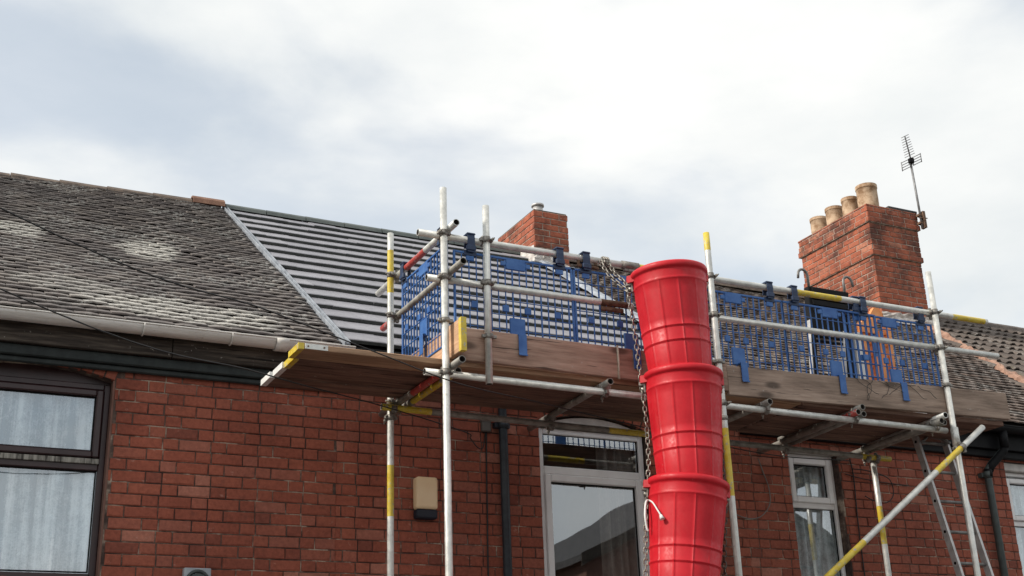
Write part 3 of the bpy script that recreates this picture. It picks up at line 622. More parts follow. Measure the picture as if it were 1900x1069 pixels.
winC2 = window(hC, 'window', 9.58, 10.145, 2.2, 4.0, .075, 'upvc', .035, [(9.62, 10.1, 3.53, 3.94, .05, .022), (9.62, 10.1, 2.24, 3.485, 0, 0)], [(9.615, 10.105, 3.48, 3.53)])
b_ = MB(); b_.bbox((9.575, .02, 4.003), (10.15, .14, 4.08), .006); b_.obj('window_head', 'stone', hC, (9.9, .05, 4))
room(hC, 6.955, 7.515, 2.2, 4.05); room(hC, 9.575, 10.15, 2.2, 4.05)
roofC = roof_sheet('roof', 6.47, 12.3, hC)
bound = lambda s: 11.43 + (s - 1.59) * .345 - .02                 # oblique joint between the two roofs
plain_roof(roofC, 6.50, 12.6, 'tile_c', .108, lambda x, s: abs(x - (9.3 + s * .95)) * 1.0 + s * .2, xmax=bound, wav=.012, smax=S_R - .06)
ridge_run(roofC, 6.47, 12.2, ['ridge_old'], L=.46)
gutter(hC, 6.46, CX1 + .3, -.165, 4.375, .06, 'black', (8.7,), (7.2, 8.1, 9.0, 9.9, 10.8))
b_ = MB(); b_.bbox((6.452, -.10, 4.17), (CX1, -.004, 4.385), .004); b_.bbox((6.452, -.06, 4.10), (CX1, -.004, 4.169), .006); b_.obj('fascia', 'black', hC, (9, -.05, 4.25))
dp = downpipe(hC, [(9.44, -.165, 4.33), (9.44, -.16, 4.20), (9.43, -.14, 4.15), (9.31, -.075, 4.02), (9.27, -.065, 3.97), (9.262, -.062, 3.9), (9.255, -.06, 0.)], .034, 'pipe_green', [(9.262, -.062, 3.92), (9.255, -.06, 2.1)])
b_ = MB(); b_.cyl((9.44, -.165, 4.34), (9.44, -.16, 4.17), .042, 14); b_.path([(9.44, -.16, 4.19), (9.43, -.145, 4.14), (9.31, -.078, 4.01), (9.275, -.066, 3.95)], .0405, 14); b_.cyl((9.275, -.066, 3.97), (9.264, -.062, 3.90), .043, 14); b_.obj('swan_neck', 'black', dp, (9.4, -.12, 4.1))

# ---- house D (pantiled roof beyond the tall stack)
hD = empty('terraced_house', (12.0, 0, 0), 'terraced house with brown wavy pantiles, right of the tall chimney', 'house', 'terraced houses of the row')
wall = MB(); wall.box((12.0, .0, 0), (19, .26, WALL_TOP)); wall.obj('front_wall', 'opp_brick', hD)
roofD = roof_sheet('roof', 12.31, 19, hD)
def pantile_mesh(w_):
    L = .38; th = .016; n = 6; prof = [(-w_/2, .0), (-w_*.40, .030), (-w_*.28, .034), (-w_*.16, .006), (w_*.02, .0), (w_*.16, .030), (w_*.28, .034), (w_*.42, .004), (w_/2, .0)]; v = []
    for yy, zz in ((0, th), (L, th), (0, 0), (L, 0)): v += [(x, yy, h_ + zz) for x, h_ in prof]
    m_ = len(prof); f = []
    for k in range(m_ - 1): f += [(k, k + 1, m_ + k + 1, m_ + k), (2*m_ + k, 2*m_ + k + 1, k + 1, k)]
    f += [(2*m_, 0, m_, 3*m_), (m_ - 1, 3*m_ - 1, 4*m_ - 1, 2*m_ - 1)]
    me = bpy.data.meshes.new('tile'); me.from_pydata(v, [], f); me.materials.append(M['tile_pan']); return me
PT = pantile_mesh(.335)
for row in range(16):
    s = .05 + row * .31; x = max(11.28 + (s + .15 - 1.59) * .345, 10.8); x = bound(s + .1) + .1 - ((bound(s + .1) - 5) % .335) + .335
    while x < 17.2:
        p = rp(x - .05, s, .012 + random.gauss(0, .002)); link('tile', PT, roofD, p, (PITCH_R - math.atan2(.03, .31), 0, random.gauss(0, .003))); x += .335
ridge_run(roofD, 12.5, 19, ['ridge_d'], L=.46, r=.13)
b_ = MB(); rnd = random.Random(3); vs = []; n = 70
for k in range(n + 1):
    s = .0 + 4.75 * k / n; x = bound(s) + .03
    for dx, h_ in ((-.06, -.01), (-.045, .05), (.0, .075), (.04, .065), (.08, -.0)): vs.append(rp(x + dx + rnd.uniform(-.018, .018), s, h_ + (rnd.uniform(-.022, .016) if h_ > 0 else 0)))
b_.add(vs, [(k*5 + j, k*5 + j + 1, k*5 + 6 + j, k*5 + 5 + j) for k in range(n) for j in range(4)], 0, False); b_.obj('mortar_fillet', 'pointing', roofD, rp(11.8, 2.4, .05), recalc=False)

# ---- chimneys
def stack_core(name, x0, x1, y0, y1, z0, z1, parent, d=.008):
    b_ = MB(); b_.box((x0 + d, y0 + d, z0), (x1 - d, y1 - d, z1)); return b_
def chimney_bricks(st, x0, x1, y0, y1, z0, z1, mat, seed, h=CH):
    global JT
    random.seed(seed); JT = .0115
    brick_face(st, (x0, y0), 0, x1 - x0, z0, z1, mat, h=h, cap=200, bond='stretcher')
    brick_face(st, (x0, y1), -math.pi / 2, y1 - y0, z0, z1, mat, h=h, cap=250, start=-.11, bond='stretcher')
    brick_face(st, (x1, y0), math.pi / 2, y1 - y0, z0, z1, mat, h=h, inview=lambda u, z: False, massname='far_side_bricks')
    brick_face(st, (x1, y1), math.pi, x1 - x0, z0, z1, mat, h=h, inview=lambda u, z: False, massname='back_bricks'); JT = .0078
x0, x1, y0, y1 = 6.44, 6.905, 3.5, 4.50
core = stack_core('c', x0, x1, y0, y1, 6.4, 7.675, hB); st = core.obj('chimney_stack', 'mortar_light', hB, (x0, y0, 6.4))
chimney_bricks(st, x0, x1, y0, y1, 6.88, 7.675, 'chimney_brick', 11, .0792)
b_ = MB(); b_.bbox((x0 + .01, y0 + .01, 7.675), (x1 - .01, y1 - .01, 7.692), .006); b_.obj('flaunching', 'ridge_old', st, (x0, y0, 7.675))
b_ = MB(); b_.cyl((6.62, 3.72, 7.69), (6.62, 3.72, 7.83), .062, 16); b_.cyl((6.62, 3.72, 7.83), (6.62, 3.72, 7.855), .078, 16); b_.cyl((6.62, 3.72, 7.855), (6.62, 3.72, 7.873), .07, 16, r1=.03); b_.obj('flue_cowl', 'alu', st, (6.665, 3.76, 7.69))
x0, x1, y0, y1 = 11.57, 12.43, 3.32, 4.73
core = MB(); d = .008; zt = 8.55
tiers = [(6.6, 7.80, 0.), (7.80, 7.88, .028), (7.88, 8.28, .016), (8.28, 8.36, .046), (8.36, zt, .034)]
for (a, c, o) in tiers: core.box((x0 - o + d, y0 - o + d, a), (x1 + o - d, y1 + o - d, c))
st2 = core.obj('chimney_stack', 'mortar_light', hC, (x0, y0, 6.6))
for k, (a, c, o) in enumerate(tiers): chimney_bricks(st2, x0 - o, x1 + o, y0 - o, y1 + o, max(a, 6.72), c, 'chimney_brick', 20 + k, .0785 if c - a > .09 else .080)
random.seed(5)
b_ = MB(); b_.hexa([(x0, y0, zt), (x1, y0, zt), (x1, y1, zt), (x0, y1, zt), (x0 + .12, y0 + .12, zt + .05), (x1 - .12, y0 + .12, zt + .05), (x1 - .12, y1 - .12, zt + .05), (x0 + .12, y1 - .12, zt + .05)]); b_.obj('flaunching', 'ridge_old', st2, (x0, y0, zt))
b_ = MB(); b_.bbox((11.95, 3.29, 8.551), (12.48, 3.75, 8.585), .006); b_.obj('slate_slab', 'slate', st2, (12.2, 3.5, 8.55))
def pot(parent, x, y, z, h, r):
    b_ = MB(); n = 24; prof = [(r * .98, 0), (r * 1.0, h * .5), (r * .99, h * .86), (r * 1.05, h * .88), (r * 1.05, h), (r * .86, h), (r * .84, h * .3)]; vs = []
    for (rr, zz) in prof: vs += [(x + math.cos(2*math.pi*k/n) * rr, y + math.sin(2*math.pi*k/n) * rr, z + zz) for k in range(n)]
    for q in range(len(prof) - 1): b_.add(vs, [(q*n + k, q*n + (k+1) % n, (q+1)*n + (k+1) % n, (q+1)*n + k) for k in range(n)], 1 if q >= 5 else 0, q < 2)
    b_.add([vs[6*n + k] for k in range(n)], [tuple(range(n))], 1)
    return b_.obj('chimney_pot', ['pot', 'soot_in'], parent, (x, y, z))
for (y, h, r) in ((4.62, .33, .125), (4.27, .35, .127), (3.93, .36, .118), (3.57, .40, .145)): pot(st2, 11.86, y, zt + .01, h + .02, r)
# cement smears and lead round the stack bases
def crumple(name, label, cat, pts, mat, seed, amp=.03, parent=None):
    rnd = random.Random(seed); b_ = MB(); n, m_ = 12, 8; P00, P10, P01, P11 = [Vector(p) for p in pts]; nn = (P10 - P00).cross(P01 - P00).normalized(); vs = []
    for j in range(m_ + 1):
        for k in range(n + 1):
            u, v_ = k / n, j / m_; p = P00 * (1-u)*(1-v_) + P10 * u*(1-v_) + P01 * (1-u)*v_ + P11 * u*v_; e = 1 if (0 < k < n and 0 < j < m_) else .6
            vs.append(p + nn * rnd.uniform(-amp, amp) + (P10 - P00) * rnd.uniform(-.03, .03) * e + (P01 - P00) * rnd.uniform(-.05, .05) * e)
    b_.add(vs, [(j*(n+1) + k, j*(n+1) + k + 1, (j+1)*(n+1) + k + 1, (j+1)*(n+1) + k) for j in range(m_) for k in range(n)], 0, False)
    o = b_.obj(name, mat, parent, tuple(P00), recalc=False); so_ = o.modifiers.new('t', 'SOLIDIFY'); so_.thickness = .006
    return tag(o, label, cat) if label else o
crumple('apron_flashing', None, None, [(6.40, 3.47, 6.98), (6.90, 3.47, 6.97), (6.42, 3.48, 7.12), (6.62, 3.485, 7.16)], 'cement', 4, .012, st)
crumple('side_flashing', None, None, [(6.425, 4.25, 7.22), (6.425, 3.49, 6.95), (6.428, 4.1, 7.36), (6.428, 3.49, 7.21)], 'cement', 5, .012, st)
crumple('apron_flashing', None, None, [rp(6.3, 4.32, .06), rp(7.0, 4.32, .06), (6.42, 3.48, 6.98), (6.92, 3.48, 6.98)], 'lead', 8, .01, st)
crumple('apron_flashing', None, None, [(11.55, 3.28, 6.83), (12.5, 3.28, 6.83), (11.56, 3.30, 6.98), (12.45, 3.30, 7.0)], 'cement', 6, .02, st2)
b_ = MB(); vs = []; n = 40; rnd = random.Random(9)
for k in range(n + 1):
    s = 4.4 * k / n
    for dx, h_ in ((-.09, .05), (-.05, .075), (.05, .07), (.09, .03)): vs.append(rp(6.53 + dx + rnd.uniform(-.006, .006), s, h_ + rnd.uniform(-.004, .004)))
b_.add(vs, [(k*4 + j, k*4 + j + 1, k*4 + 5 + j, k*4 + 4 + j) for k in range(n) for j in range(3)]); b_.obj('party_line_flashing', 'lead', roofB, rp(6.53, 2.2, .06), recalc=False)

# ---- aerial on the tall stack
ae = empty('tv_aerial', (12.47, 3.22, 8.35), 'grey television aerial on a thin mast strapped to the tall chimney', 'aerial')
def part(b_, name, mat, parent, loc): return b_.obj(name, mat, parent, loc)
b_ = MB(); b_.cyl((12.46, 3.22, 8.30), (12.435, 3.22, 9.36), .016, 8); part(b_, 'mast', 'aerial', ae, (12.46, 3.22, 8.3))
b_ = MB(); b_.box((12.42, 3.20, 8.36), (12.52, 3.27, 8.39)); b_.box((12.42, 3.20, 8.48), (12.52, 3.27, 8.51)); b_.box((12.475, 3.18, 8.30), (12.515, 3.26, 8.55)); b_.cyl((12.40, 3.2, 8.44), (12.55, 3.19, 8.45), .008, 6); part(b_, 'bracket', 'rust', ae, (12.46, 3.2, 8.4))
A0, A1 = Vector((12.43, 3.20, 9.33)), Vector((12.235, 3.06, 9.62)); bd = (A1 - A0).normalized(); A0b = A0 - bd * .06; el = Vector((.97, -.12, .2)); el = (el - bd * el.dot(bd)).normalized()
b_ = MB(); b_.cyl(A0b, A1, .011, 6); part(b_, 'boom', 'aerial', ae, tuple(A0))
for k in range(9):
    p = A0.lerp(A1, .22 + .77 * k / 8); h_ = .092 - .003 * k; b_ = MB(); b_.cyl(p - el * h_, p + el * h_, .005, 5); part(b_, 'element', 'aerial', ae, tuple(p))
up = bd.cross(el).normalized(); up = -up if up.z < 0 else up
for sgn in (-1, 1):
    b_ = MB(); base = A0 - bd * .02; o1 = base + up * sgn * .0
    for q in (-.06, -.02, .02, .06): p = base + bd * 0 + Vector((0, 0, q)); b_.cyl(p + el * sgn * .03, p + el * sgn * .185 + Vector((0, 0, .0)), .006, 5)
    for q in (.03, .18): b_.cyl(base + el * sgn * q + Vector((0, 0, -.07)), base + el * sgn * q + Vector((0, 0, .07)), .007, 5)
    part(b_, 'reflector', 'aerial', ae, tuple(base))
b_ = MB(); b_.bbox(tuple(A0 - Vector((.035, .035, .04))), tuple(A0 + Vector((.035, .035, .04))), .01); part(b_, 'dipole_box', 'black', ae, tuple(A0))

# ------------------------------------------------------------------ curtains
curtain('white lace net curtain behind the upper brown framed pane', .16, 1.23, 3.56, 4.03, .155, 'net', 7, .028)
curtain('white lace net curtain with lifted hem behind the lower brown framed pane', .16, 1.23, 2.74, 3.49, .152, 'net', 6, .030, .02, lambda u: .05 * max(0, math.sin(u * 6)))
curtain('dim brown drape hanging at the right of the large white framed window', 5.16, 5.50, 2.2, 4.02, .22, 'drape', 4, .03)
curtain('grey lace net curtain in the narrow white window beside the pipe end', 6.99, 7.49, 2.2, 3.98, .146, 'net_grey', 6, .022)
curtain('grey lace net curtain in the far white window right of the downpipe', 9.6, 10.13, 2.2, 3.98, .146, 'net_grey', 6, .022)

# ------------------------------------------------------------------ scaffold
sc = empty('scaffold', (3.13, -1.33, 0), 'galvanised tube scaffold with yellow and red painted ends along the front', 'scaffold')
TR = .0242
def tube(name, p0, p1, parent=sc, mat='galv', bands=(), r=TR, label=None, n=14):
    """hollow tube; bands are (t0, t1, material) along its length"""
    p0, p1 = Vector(p0), Vector(p1); L = (p1 - p0).length; d = (p1 - p0) / L; a = d.orthogonal().normalized(); c = d.cross(a)
    ts = sorted({0., 1., *[q for b0 in bands for q in b0[:2]]}); mats = [mat, 'tube_in'] + [b0[2] for b0 in bands]; mb = MB()
    ring = lambda t_, rr: [p0 + d * (L * t_) + (a * math.cos(2*math.pi*k/n) + c * math.sin(2*math.pi*k/n)) * rr for k in range(n)]
    for q0, q1 in zip(ts, ts[1:]):
        mi = 0
        for k, b0 in enumerate(bands):
            if b0[0] - 1e-6 <= q0 and q1 <= b0[1] + 1e-6: mi = 2 + k
        mb.add(ring(q0, r) + ring(q1, r), [(k, (k+1) % n, n + (k+1) % n, n + k) for k in range(n)], mi, True)
    mb.add(ring(0, r - .004) + ring(1, r - .004), [(k, n + k, n + (k+1) % n, (k+1) % n) for k in range(n)], 1, True)
    for t_ in (0, 1): mb.add(ring(t_, r) + ring(t_, r - .004), [(k, (k+1) % n, n + (k+1) % n, n + k) for k in range(n)], 0)
    o = mb.obj(name, mats, parent, tuple(p0)); 
    if label: o['label'] = label
    return o
def tz(z0, z1, a, b_): return ((a - z0) / (z1 - z0), (b_ - z0) / (z1 - z0))
def coupler(p, q, d1, d2, parent=sc, turn=1):
    """right angle coupler gripping tube 1 at p (axis d1) and tube 2 at q (axis d2)"""
    p, q, d1, d2 = Vector(p), Vector(q), Vector(d1).normalized(), Vector(d2).normalized(); mb = MB()
    for c, d in ((p, d1), (q, d2)):
        mb.cyl(c - d * .021, c + d * .021, TR + .0058, 12); side = (q - p).cross(d).normalized() if (q - p).length > .01 else d.orthogonal().normalized()
        for sg in (-1, 1): mb.bbox(tuple(c + side * sg * .036 - Vector((.013,) * 3)), tuple(c + side * sg * .036 + Vector((.013,) * 3)), .004)
    m_ = (p + q) / 2; mb.bbox(tuple(m_ - Vector((.019,) * 3)), tuple(m_ + Vector((.019,) * 3)), .005)
    o = mb.obj('coupler', 'coupler', parent, tuple(p))
    side = (q - p).cross(d1).normalized() if (q - p).length > .01 else d1.orthogonal().normalized(); b2 = MB(); out_ = (p - q).normalized() if (q - p).length > .01 else side
    b2.cyl(p + side * .036 * turn - out_ * .02, p + side * .036 * turn + out_ * .055, .006, 6); b2.cyl(p + side * .036 * turn + out_ * .020, p + side * .036 * turn + out_ * .034, .012, 6); b2.obj('bolt', 'galv_dull', o, tuple(p + side * .036))
    return o
YO, YI, YR = -1.33, -.35, -1.2812
X_, Y_, Z_ = (1, 0, 0), (0, 1, 0), (0, 0, 1)
tube('standard', (3.13, YI, 0), (3.126, YI, 5.30), bands=[(*tz(0, 5.3, 4.82, 5.16), 'yellow'), (*tz(0, 5.3, 3.17, 3.53), 'yellow')])
tube('standard', (3.13, YO, 0), (3.13, YO, 5.25))
tube('standard', (5.31, YO, 0), (5.31, YO, 5.265), bands=[(*tz(0, 5.265, 3.25, 3.74), 'yellow'), (*tz(0, 5.265, 5.12, 5.265), 'yellow')])
tube('standard', (7.57, YO, 0), (7.56, YO, 5.27))
tube('standard', (7.59, YI, 0), (7.59, YI, 3.86), bands=[(*tz(0, 3.86, 3.16, 3.48), 'yellow')])
tube('puncheon', (3.44, YO, 3.885), (3.45, YO, 5.17))
ZT, ZM, ZL = 4.914, 4.597, 3.935
tube('guard_rail', (2.96, YR, ZT), (4.62, YR, ZT))
tube('guard_rail', (4.62, YR, ZT), (8.2, YR, ZT + .008), bands=[(*tz(4.62, 8.2, 4.64, 4.85), 'yellow'), (*tz(4.62, 8.2, 6.15, 6.60), 'yellow'), (*tz(4.62, 8.2, 7.80, 8.17), 'yellow')])
tube('guard_rail', (3.02, YR, ZM), (4.63, YR, ZM + .002), bands=[(*tz(3.02, 4.63, 4.36, 4.58), 'rust')])
tube('guard_rail', (4.75, YR, ZM + .002), (8.26, YR, ZM + .026))
tube('ledger', (3.0, YR, ZL + .005), (7.53, YR, ZL - .02))
tube('ledger', (3.04, -.3985, ZL), (7.74, -.3985, ZL - .045), bands=[(*tz(3.04, 7.74, 3.04, 3.42), 'yellow'), (*tz(3.04, 7.74, 4.9, 5.25), 'yellow'), (*tz(3.04, 7.74, 7.42, 7.74), 'yellow')], mat='galv_dull')
tube('end_rail', (3.18, -1.43, 4.963), (3.18, .05, 4.963), bands=[(*tz(-1.43, .05, -.90, -.54), 'red_paint')])
tube('end_rail', (3.18, -1.53, 4.646), (3.18, -.055, 4.646), mat='galv_dull', bands=[(*tz(-1.53, -.055, -.19, -.055), 'red_paint')])
tube('transom', (3.18, -1.48, 3.986), (3.18, -.03, 3.984), bands=[(*tz(-1.48, -.03, -1.15, -.65), 'red_paint')], mat='galv_dull')
tube('transom', (3.262, -1.235, 3.986), (3.262, -.03, 3.984), bands=[(*tz(-1.235, -.03, -1.22, -.45), 'yellow')], mat='galv_dull')
tube('transom', (4.34, -1.385, 3.979), (4.41, -.03, 3.979), mat='galv_dull')
tube('transom', (5.72, -1.36, 3.970), (5.76, -.03, 3.966), mat='galv_dull')
for k, (dx, dz, mt, yy) in enumerate(((0, 0, 'red_paint', -1.36), (.062, -.012, 'rust', -1.345), (.035, .042, 'galv_dull', -1.37))):
    if k == 0: tube('transom', (6.56, yy, 3.966), (6.62, -.03, 3.955), mat='galv_dull', bands=[(.0, .16, 'red_paint')])
    elif k == 1: tube('transom', (6.645, yy + .02, 3.966), (6.70, -.2, 3.956), mat='galv_dull')
    else: tube('transom', (6.60, yy, 4.006), (6.64, -.30, 4.0), mat='galv_dull')
for (x, z, y0_, y1_) in ((7.395, 3.962, -1.38, -.03), (7.452, 3.962, -1.35, -.25), (7.424, 4.0065, -1.40, -.4)): tube('transom', (x, y0_, z), (x + .1, y1_, z - .008), mat='galv_dull' if z < 4 else 'galv')
tube('brace', (4.95, -1.382, 1.947), (7.83, -1.382, 3.945), bands=[(*tz(4.95, 7.83, 5.3, 6.42), 'yellow'), (*tz(4.95, 7.83, 7.245, 7.56), 'yellow')])
# couplers
for x in (3.13, 3.447, 5.31, 7.56):
    for z in (ZT, ZM + (.008 if x > 5 else 0)): coupler((x, YO, z), (x + .0, YR, z), Z_, X_, turn=-1 if x < 3.2 else 1)
for x, z in ((3.13, ZL), (5.31, ZL - .008)): coupler((x, YO, z), (x, YR, z), Z_, X_)
for z in (4.963, 4.646, 3.985): coupler((3.13, YI, z), (3.18, YI, z), Z_, Y_)
coupler((3.13, YI, ZL - .06), (3.13, -.3985, ZL - .01), Z_, X_); coupler((7.59, YI, ZL - .052), (7.59, -.3985, ZL - .046), Z_, X_)
for x in (4.35, 5.73, 6.58, 7.41): coupler((x, YR, ZL - .012), (x, YR, ZL + .03), X_, Y_)
for x in (4.395, 5.75, 6.61, 7.48): coupler((x, -.3985, ZL - .02 - .009 * (x - 3)), (x, -.3985, ZL + .03), X_, Y_)
bdv = Vector((2.88, 0, 1.998)).normalized(); coupler((7.565, YO, 3.758), (7.565, -1.382, 3.760), Z_, bdv, turn=-1)
b_ = MB(); b_.cyl((4.56, YR, ZT), (4.70, YR, ZT), TR + .007, 14); b_.bbox((4.58, YR - .012, ZT - .05), (4.68, YR + .012, ZT - .022), .004); b_.obj('sleeve_coupler', 'coupler', sc, (4.62, YR, ZT))
b_ = MB(); b_.cyl((7.5675, YO, 3.78), (7.567, YO, 3.93), TR + .007, 14); b_.obj('sleeve_coupler', 'galv', sc, (7.567, YO, 3.8))
b_ = MB(); b_.cyl((5.31, YO, 3.80), (5.31, YO, 3.83), TR + .006, 14); b_.obj('sleeve_coupler', 'galv_dull', sc, (5.31, YO, 3.8))
for x, z in ((3.13, 4.29), (3.448, 4.215), (5.31, 4.24), (7.565, 4.285)):      # toe board clips round the standards
    b_ = MB(); b_.cyl((x, YO, z - .016), (x, YO, z + .016), TR + .007, 12); b_.bbox((x - .055, YO - .012, z - .012), (x + .055, YO + .008, z + .012), .004); b_.obj('board_clip', 'coupler', sc, (x, YO, z))
for x, y in ((3.13, YI), (3.13, YO), (5.31, YO), (7.57, YO), (7.59, YI)):
    b_ = MB(); b_.bbox((x - .075, y - .075, .006), (x + .075, y + .075, .014), .002); b_.cyl((x, y, .014), (x, y, .06), .018, 8); b_.obj('base_plate', 'galv', sc, (x, y, 0))

# boards: each one a thing of its own
def board(name, label, cat, c, L, wd, th, mat, axis='x', rz=0., ry=0., ends=(None, None), group=None, upright=False):
    """local X is the length, Y thickness or width"""
    mb = MB(); a, h_ = (wd, th) if not upright else (th, wd)
    n = 10; rnd = random.Random(label); vs = []
    mb.bbox((-L/2, -a/2, -h_/2), (L/2, a/2, h_/2), .004)
    me = mb.obj(name, mat); me.location = c; me.rotation_euler = (0, ry, rz); tag(me, label, cat, group)
    for sgn, m_ in ((-1, ends[0]), (1, ends[1])):
        if not m_: continue
        bb = MB(); e = sgn * L / 2; t_ = .0022; dx = .05 if m_ == 'galv' else .035
        bb.bbox((min(e, e + sgn * .003), -a/2 - t_, -h_/2 - t_), (max(e, e + sgn * .003), a/2 + t_, h_/2 + t_), .001)
        for q in (-1, 1): 
            bb.box((min(e - sgn * dx, e), -a/2, q * h_/2 if q > 0 else -h_/2 - t_), (max(e - sgn * dx, e), a/2, h_/2 + t_ if q > 0 else -h_/2))
            bb.box((min(e - sgn * dx, e), a/2 if q > 0 else -a/2 - t_, -h_/2), (max(e - sgn * dx, e), a/2 + t_ if q > 0 else -a/2, h_/2))
        eb = bb.obj('end_band', m_); eb.parent = me
    return me
ZD = 4.030
dn = ['outermost deck board with yellow banded end and pale sawn edge, overhanging left', 'second deck board from the street with a yellow banded left end', 'third deck board from the street with a white painted left end', 'deck board nearest the brick wall with a white painted left end']
dr = ['outermost deck board behind the greyed toe board on the right', 'second deck board from the street on the right half of the platform', 'third deck board from the street on the right half of the platform', 'deck board nearest the wall on the right half of the platform']
for k in range(4):
    y = -1.150 + k * .217; xl = (2.165, 2.20, 2.19, 2.17)[k]; z = ZD + (0, -.005, .001, -.004)[k]
    board('scaffold_board', dn[k], 'board', ((xl + 6.10) / 2, y, z), 6.10 - xl, .209, .038, 'wood_mid' if k == 0 else 'wood_deck', ends=('yellow' if k < 2 else 'white_pl', None), group='deck boards of the scaffold', ry=(0.0, .0012, 0, -.0008)[k])
    xr = (8.22, 8.1, 8.15, 8.05)[k]; board('scaffold_board', dr[k], 'board', ((6.115 + xr) / 2, y, z + .001), xr - 6.115, .213, .038, 'wood_deck', group='deck boards of the scaffold', ry=-.006)
ep = bpy.data.objects['scaffold_board']; b_ = MB(); L_ = (6.10 - 2.165) / 2; b_.bbox((-L_ + .04, -.1092, -.017), (-L_ + .19, -.1066, .017), .001); o = b_.obj('edge_plate', 'galv'); o.parent = ep
for q in (.06, .165):
    b_ = MB(); b_.cyl((-L_ + q, -.109, 0), (-L_ + q, -.1125, 0), .006, 8); e = b_.obj('rivet', 'rust'); e.parent = o
board('toe_board', 'reddish brown toe board on edge left of the red chute', 'board', (4.315, -1.284, 4.153), 2.17, .225, .038, 'wood_red', upright=True, ry=.004)
board('toe_board', 'long greyed toe board on edge right of the red chute', 'board', (6.83, -1.284, 4.150), 2.86, .225, .038, 'wood_grey', upright=True, ry=-.0205)
board('toe_board', 'short fresh toe board with yellow end closing the left end of the platform', 'board', (3.198, -.925, 4.163), 1.09, .225, .036, 'wood_fresh', upright=True, rz=math.pi / 2, ends=('yellow', None))

# ------------------------------------------------------------------ brick guards
def guard(label, c, rz, w_=.93, h_=.74, lean=0., back=0.):
    """origin at top centre on the rail; local x along the rail, local -y towards the street, hangs down"""
    root = empty('brick_guard', c, label, 'brick guard', 'blue mesh brick guards'); root.rotation_euler = (lean, 0, rz)
    def add(mb, name, mat): o = mb.obj(name, mat); o.parent = root; return o
    top, bot = -.088, -.088 - h_
    fr = MB(); r = .008
    fr.bbox((-w_/2, -r, top - .016), (w_/2, r, top), .003); fr.bbox((-w_/2, -r, bot), (w_/2, r, bot + .014), .003)
    for sg in (-1, 1): fr.bbox((sg * w_/2 - r, -r, bot), (sg * w_/2 + r, r, top), .003)
    add(fr, 'frame', 'blue')
    gr = MB(); nv = round(w_ / .0535)
    for k in range(1, nv): 
        x = -w_/2 + w_ * k / nv; t_ = .0026 if k % 4 else .0042; gr.box((x - t_, -.005, bot + .01), (x + t_, .005, top - .01))
    nh = 7
    for k in range(1, nh): z = bot + h_ * k / nh; gr.box((-w_/2, -.0042, z - .0023), (w_/2, .0042, z + .0023))
    add(gr, 'grid', 'blue')
    for sg in (-1, 1):
        hk = MB(); x = sg * .347; pts = [(-.030, -.095), (-.034, -.03), (-.036, .0), (-.03, .035), (0, .044), (.03, .034), (.037, 0), (.034, -.03), (.042, -.05)]
        hw = .027; vs = [(x + q, p[0] * .92, p[1]) for q in (-hw, hw) for p in pts]; m_ = len(pts)
        for th in (0, ): hk.add(vs, [(k, k + 1, m_ + k + 1, m_ + k) for k in range(m_ - 1)])
        hk.bbox((x - .036, -.036, -.085), (x + .036, -.012, -.045), .006); hk.bbox((x - .048, -.012, -.118), (x + .048, .010, -.078), .004); hk.bbox((x - .034, -.035, .030), (x + .034, .036, .046), .006)
        o = add(hk, 'hook', 'blue_dark'); sm = o.modifiers.new('t', 'SOLIDIFY'); sm.thickness = .006
        sq = MB(); sq.bbox((x - .03, -.008, top - .065), (x + .03, .008, top - .012), .003); add(sq, 'gusset', 'blue')
    pl = MB(); pl.bbox((-.075, -.009, top - .085), (.075, .009, top - .004), .004); pl.bbox((-.115, -.008, top - .062), (-.075, .008, top - .028), .004); pl.bbox((.075, -.008, top - .062), (.115, .008, top - .028), .004); add(pl, 'name_plate', 'blue')
    for x in (-.32, -.085, .085, .32):
        sq = MB(); sq.bbox((x - .024, -.008, top - .40), (x + .024, .008, top - .352), .003); add(sq, 'boss', 'blue')
    tb = MB(); tb.bbox((-.058, -.010, bot + .165), (.058, .010, bot + .30), .004); zt_ = bot + .17
    yb = -.030 - back; tb.bbox((-.012, yb - .006, zt_ - .135), (.05, yb, zt_ + .012), .002); tb.bbox((-.012, yb, zt_ + .0), (.05, -.008, zt_ + .012), .002); tb.bbox((-.014, yb - .012, zt_ - .142), (.052, yb - .004, zt_ - .13), .002)
    add(tb, 'toe_board_clip', 'blue'); return root
ly = -1.247
guard('blue mesh brick guard above the reddish toe board, nearest the corner', (3.69, YR, ZT), 0, lean=-.0)
guard('blue mesh brick guard beside the hanging chain left of the red chute', (4.60, YR, ZT), 0)
guard('blue mesh brick guard just right of the red chute', (5.535, YR, ZT), 0)
guard('blue mesh brick guard in front of the black roof ladder', (6.468, YR, ZT), 0)
guard('blue mesh brick guard in front of the orange steps', (7.10, YR + .020, ZT + .002), 0, back=.02)
guard('blue mesh brick guard across the left end of the platform', (3.18, -.86, 4.963), -math.pi / 2, h_=.72, w_=.80, lean=.0)

